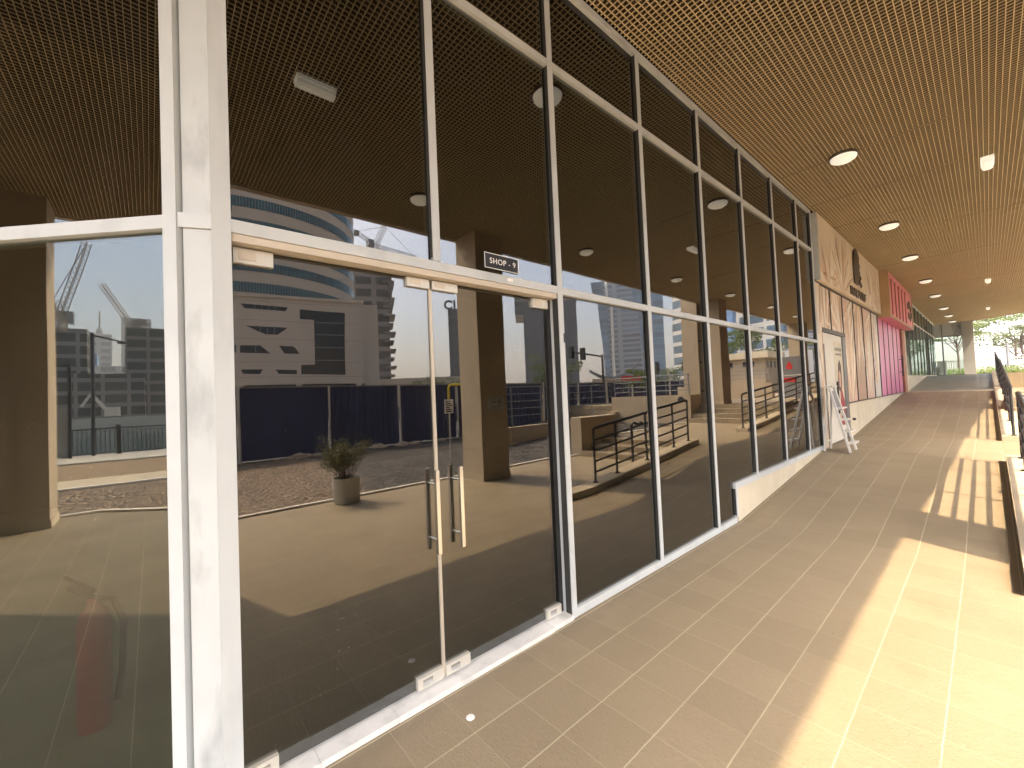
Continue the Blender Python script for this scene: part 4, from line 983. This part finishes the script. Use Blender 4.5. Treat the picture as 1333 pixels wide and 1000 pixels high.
for k,(x,y,h) in enumerate(((21.,38.6,4.5),(19.7,39.3,4.5),(17.5,40.5,4.4))):
    o = thing('traffic_signal',(x,y,-.1),'traffic signal on a short post, %s' % ['nearest the red banner','middle one of three by the road','beside the mid rise block'][k],'traffic signal','traffic signals by the road')
    MB().tube([(x,y,-.1),(x,y,h-1.)],.07,8).build('post','rail',o); MB().box((x-.15,y-.15,h-.95),(x+.15,y+.15,h)).build('signal_head','black',o)
TL = [(60,35,5.2,2.5,'round green tree behind the blue hoarding, left of the glass door joint'),(57,40,5.6,2.6,'bushy tree above the hoarding beside the shed'),(54,44,4.8,2.2,'small tree poking over the hoarding near the navy tower'),(41,44,7.2,2.6,'olive tree with open crown below the slate tower'),(31,36,5.6,2.4,'dense tree beside the traffic signal mast'),(27.5,47,4.6,1.6,'little tree in front of the wing roof'),(23,52,5.0,3.,'broad tree behind the traffic signals'),(12.,43,7.4,2.4,'tall dark tree behind the beige kiosk'),(15.5,46,6.4,2.6,'wide dark tree left of the kiosk'),(4.,66,9,3.5,'large leafy tree at the far end of the terrace')]
for x, y, h, r_, lb in TL: tree('broadleaf_tree',(x,y,-.1),h,r_,lb,'tleaf',1500,.3)
for k,(x,y) in enumerate(((24,45),(21.5,47.5),(19,49))): car((x,y,-.1),'carw' if k != 1 else 'card',['white car driving on the road below the wing roof','dark car on the road between two white ones','white car on the road by the banded flats'][k],2.5)

# ------------------------------------------------------------------ canal side
cr_ = thing('promenade_railing',(0,-20.8,0),'dark metal railing with close balusters along the canal edge','railing')
mb = MB()
for i in range(140): mb.box((-9+.13*i,-20.82,.1),(-8.975+.13*i,-20.79,1.0))
mb.build('balusters','rail',cr_); MB().box((-9,-20.84,1.0),(9.2,-20.77,1.05)).box((-9,-20.83,.08),(9.2,-20.78,.11)).build('rails','rail',cr_)
for x in (-8,-5.3,-2.7,-1.2,1.4,4,6.6): MB().box((x-.07,-20.88,0),(x+.07,-20.74,1.15)).build('post','rail',cr_)
lp = thing('lamp_post',(-1.9,-20.6,0),'slim dark lamp post with short arm by the canal railing','lamp post')
MB().tube([(-1.9,-20.6,0),(-1.9,-20.6,4.8)],.06,8).build('pole','rail',lp,True); MB().tube([(-1.9,-20.6,4.7),(-1.0,-20.5,4.45)],.035,6).build('arm','rail',lp); MB().box((-1.2,-20.56,4.38),(-.9,-20.44,4.45)).build('lamp_head','rail',lp)
lp2 = thing('promenade_gate',(-2.7,-20.3,0),'dark green framed gate panel beside the canal railing','gate')
MB().box((-3.3,-20.3,0),(-3.2,-20.2,3.5)).box((-2.55,-20.3,0),(-2.45,-20.2,3.5)).box((-3.2,-20.3,3.4),(-2.55,-20.2,3.5)).build('frame','rail',lp2); MB().box((-3.2,-20.26,.05),(-2.55,-20.24,1.9)).build('panel','grey',lp2)
for nm, cx, cy, wx, wy, h, mt, lb in (
    ('unfinished_block',-11.5,-92,8,8,14.6,'site','grey concrete block carrying the luffing crane across the canal'),
    ('unfinished_block',3.,-98,13,10,16.0,'site','dark unfinished block with bare floors across the canal'),
    ('low_site_building',-6,-88,10,6,7.6,'site','low concrete site building with open floors across the canal'),
    ('hazy_tower',-22,-300,13,12,42,'hazy','faint grey tower block in the haze'),
    ('hazy_tower',-5,-250,10,10,43,'hazy','stepped hazy tower behind the dark unfinished block'),
    ('hazy_tower',-17,-200,6,8,22,'bluet','blue grey tower half hidden in the haze'),
    ('hazy_tower',-10,-190,16,8,17,'hazy','wide low grey block in the haze'),
    ('hazy_tower',-27,-400,9,9,52,'hazy','distant tower with a spire in the haze')):
    o, bx = tower(nm,cx,cy,wx,wy,h,0,FM[mt],lb)
    if 'spire' in lb: bx(-1.5,-1.5,1.5,1.5,52,60,'upper_storeys',FM['hazy']); bx(-.4,-.4,.4,.4,60,72,'spire','conc_far')
    if 'dark unfinished' in lb: bx(-1.2,-3,.2,-1,16,17,'stair_core','conc_far'); bx(2.6,3.6,3.2,4.2,16,20.5,'column_stub','conc_far')
crane(-10.3,-87.6,14,15.8,(-7.4,-87.5,27.9),(-11.6,-87.6,17.4),'tall luffing crane on the concrete block across the canal',(-10.9,-87.4,18.6))
crane(-3.,-107.7,12,18.4,(-7.2,-107.5,26.2),(-1.4,-107.6,19.6),'shorter luffing crane leaning left behind the unfinished block')
solo(MB().prism([(-60,-77.4),(60,-77.4),(60,-78.4),(-60,-78.4)],-.9,.95),'quay_wall','promenade','pale quay wall on the far side of the canal','wall')
ex2 = thing('excavator',(-5.6,-80.5,.35),'pale excavator with raised arm on the far quay','excavator')
MB().box((-5.2,-81,1.1),(-3.6,-79.6,2.4)).build('body','postw',ex2); MB().box((-5.4,-81.2,.35),(-3.2,-79.4,1.0)).build('tracks','tyre',ex2); MB().bar((-5.0,-80.3,2.0),(-6.6,-80.3,4.4),.35,.4).bar((-6.6,-80.3,4.4),(-7.6,-80.3,2.6),.3,.3).build('arm','postw',ex2)

# ------------------------------------------------------------------ air
hz = MB().box((-905,-905,-2.9),(905,905,90)); hm, nt, out = nodes('pale_haze')
pv = nt.nodes.new('ShaderNodeVolumePrincipled'); pv.inputs['Density'].default_value = .0008; pv.inputs['Color'].default_value = (.93,.94,.95,1); pv.inputs['Anisotropy'].default_value = .2
L(nt, pv.outputs[0], out.inputs['Volume']); struct(hz, 'haze', hm, 'stuff')

# ------------------------------------------------------------------ light
sd = Vector((.741,-.235,1.)).normalized(); el = math.asin(sd.z); az = math.atan2(sd.x, sd.y)
S.world = bpy.data.worlds.new('World'); S.world.use_nodes = True; nt = S.world.node_tree
bg = nt.nodes['Background']; sk = nt.nodes.new('ShaderNodeTexSky'); sk.sky_type = 'NISHITA'; sk.sun_disc = False
sk.sun_elevation = el; sk.sun_rotation = az; sk.dust_density = 6.; sk.air_density = .95; sk.ozone_density = 1.
L(nt, sk.outputs[0], bg.inputs[0]); bg.inputs[1].default_value = .15
ld_ = bpy.data.lights.new('sun', 'SUN'); ld_.energy = 2.0; ld_.angle = R(.5); ld_.color = (.90,.69,.46)
so = bpy.data.objects.new('sun', ld_); COL.objects.link(so); so.rotation_euler = sd.to_track_quat('Z','Y').to_euler(); so.location = (20,-5,30)

# ------------------------------------------------------------------ camera
cam = bpy.data.cameras.new('camera'); co = bpy.data.objects.new('camera', cam); COL.objects.link(co); S.camera = co
Rm = ((.65481411,.75457805,-.04278378),(.04906324,.01404855,.99869687),(-.75419578,.65605991,.02782285))
mw = Matrix(((Rm[0][0],Rm[1][0],-Rm[2][0],2.07),(Rm[0][1],Rm[1][1],-Rm[2][1],0),(Rm[0][2],Rm[1][2],-Rm[2][2],1.65),(0,0,0,1)))
co.matrix_world = mw; cam.sensor_width = 36; cam.lens = 539.0147/1333*36; cam.clip_start = .05; cam.clip_end = 3000

S.view_settings.view_transform = 'Standard'; S.view_settings.look = 'None'; S.view_settings.gamma = 1; S.view_settings.exposure = 2.6
S.cycles.max_bounces = 10; S.cycles.diffuse_bounces = 4; S.cycles.glossy_bounces = 5; S.cycles.transparent_max_bounces = 12; S.cycles.volume_bounces = 1
S.cycles.use_denoising = True; S.cycles.sample_clamp_indirect = 12
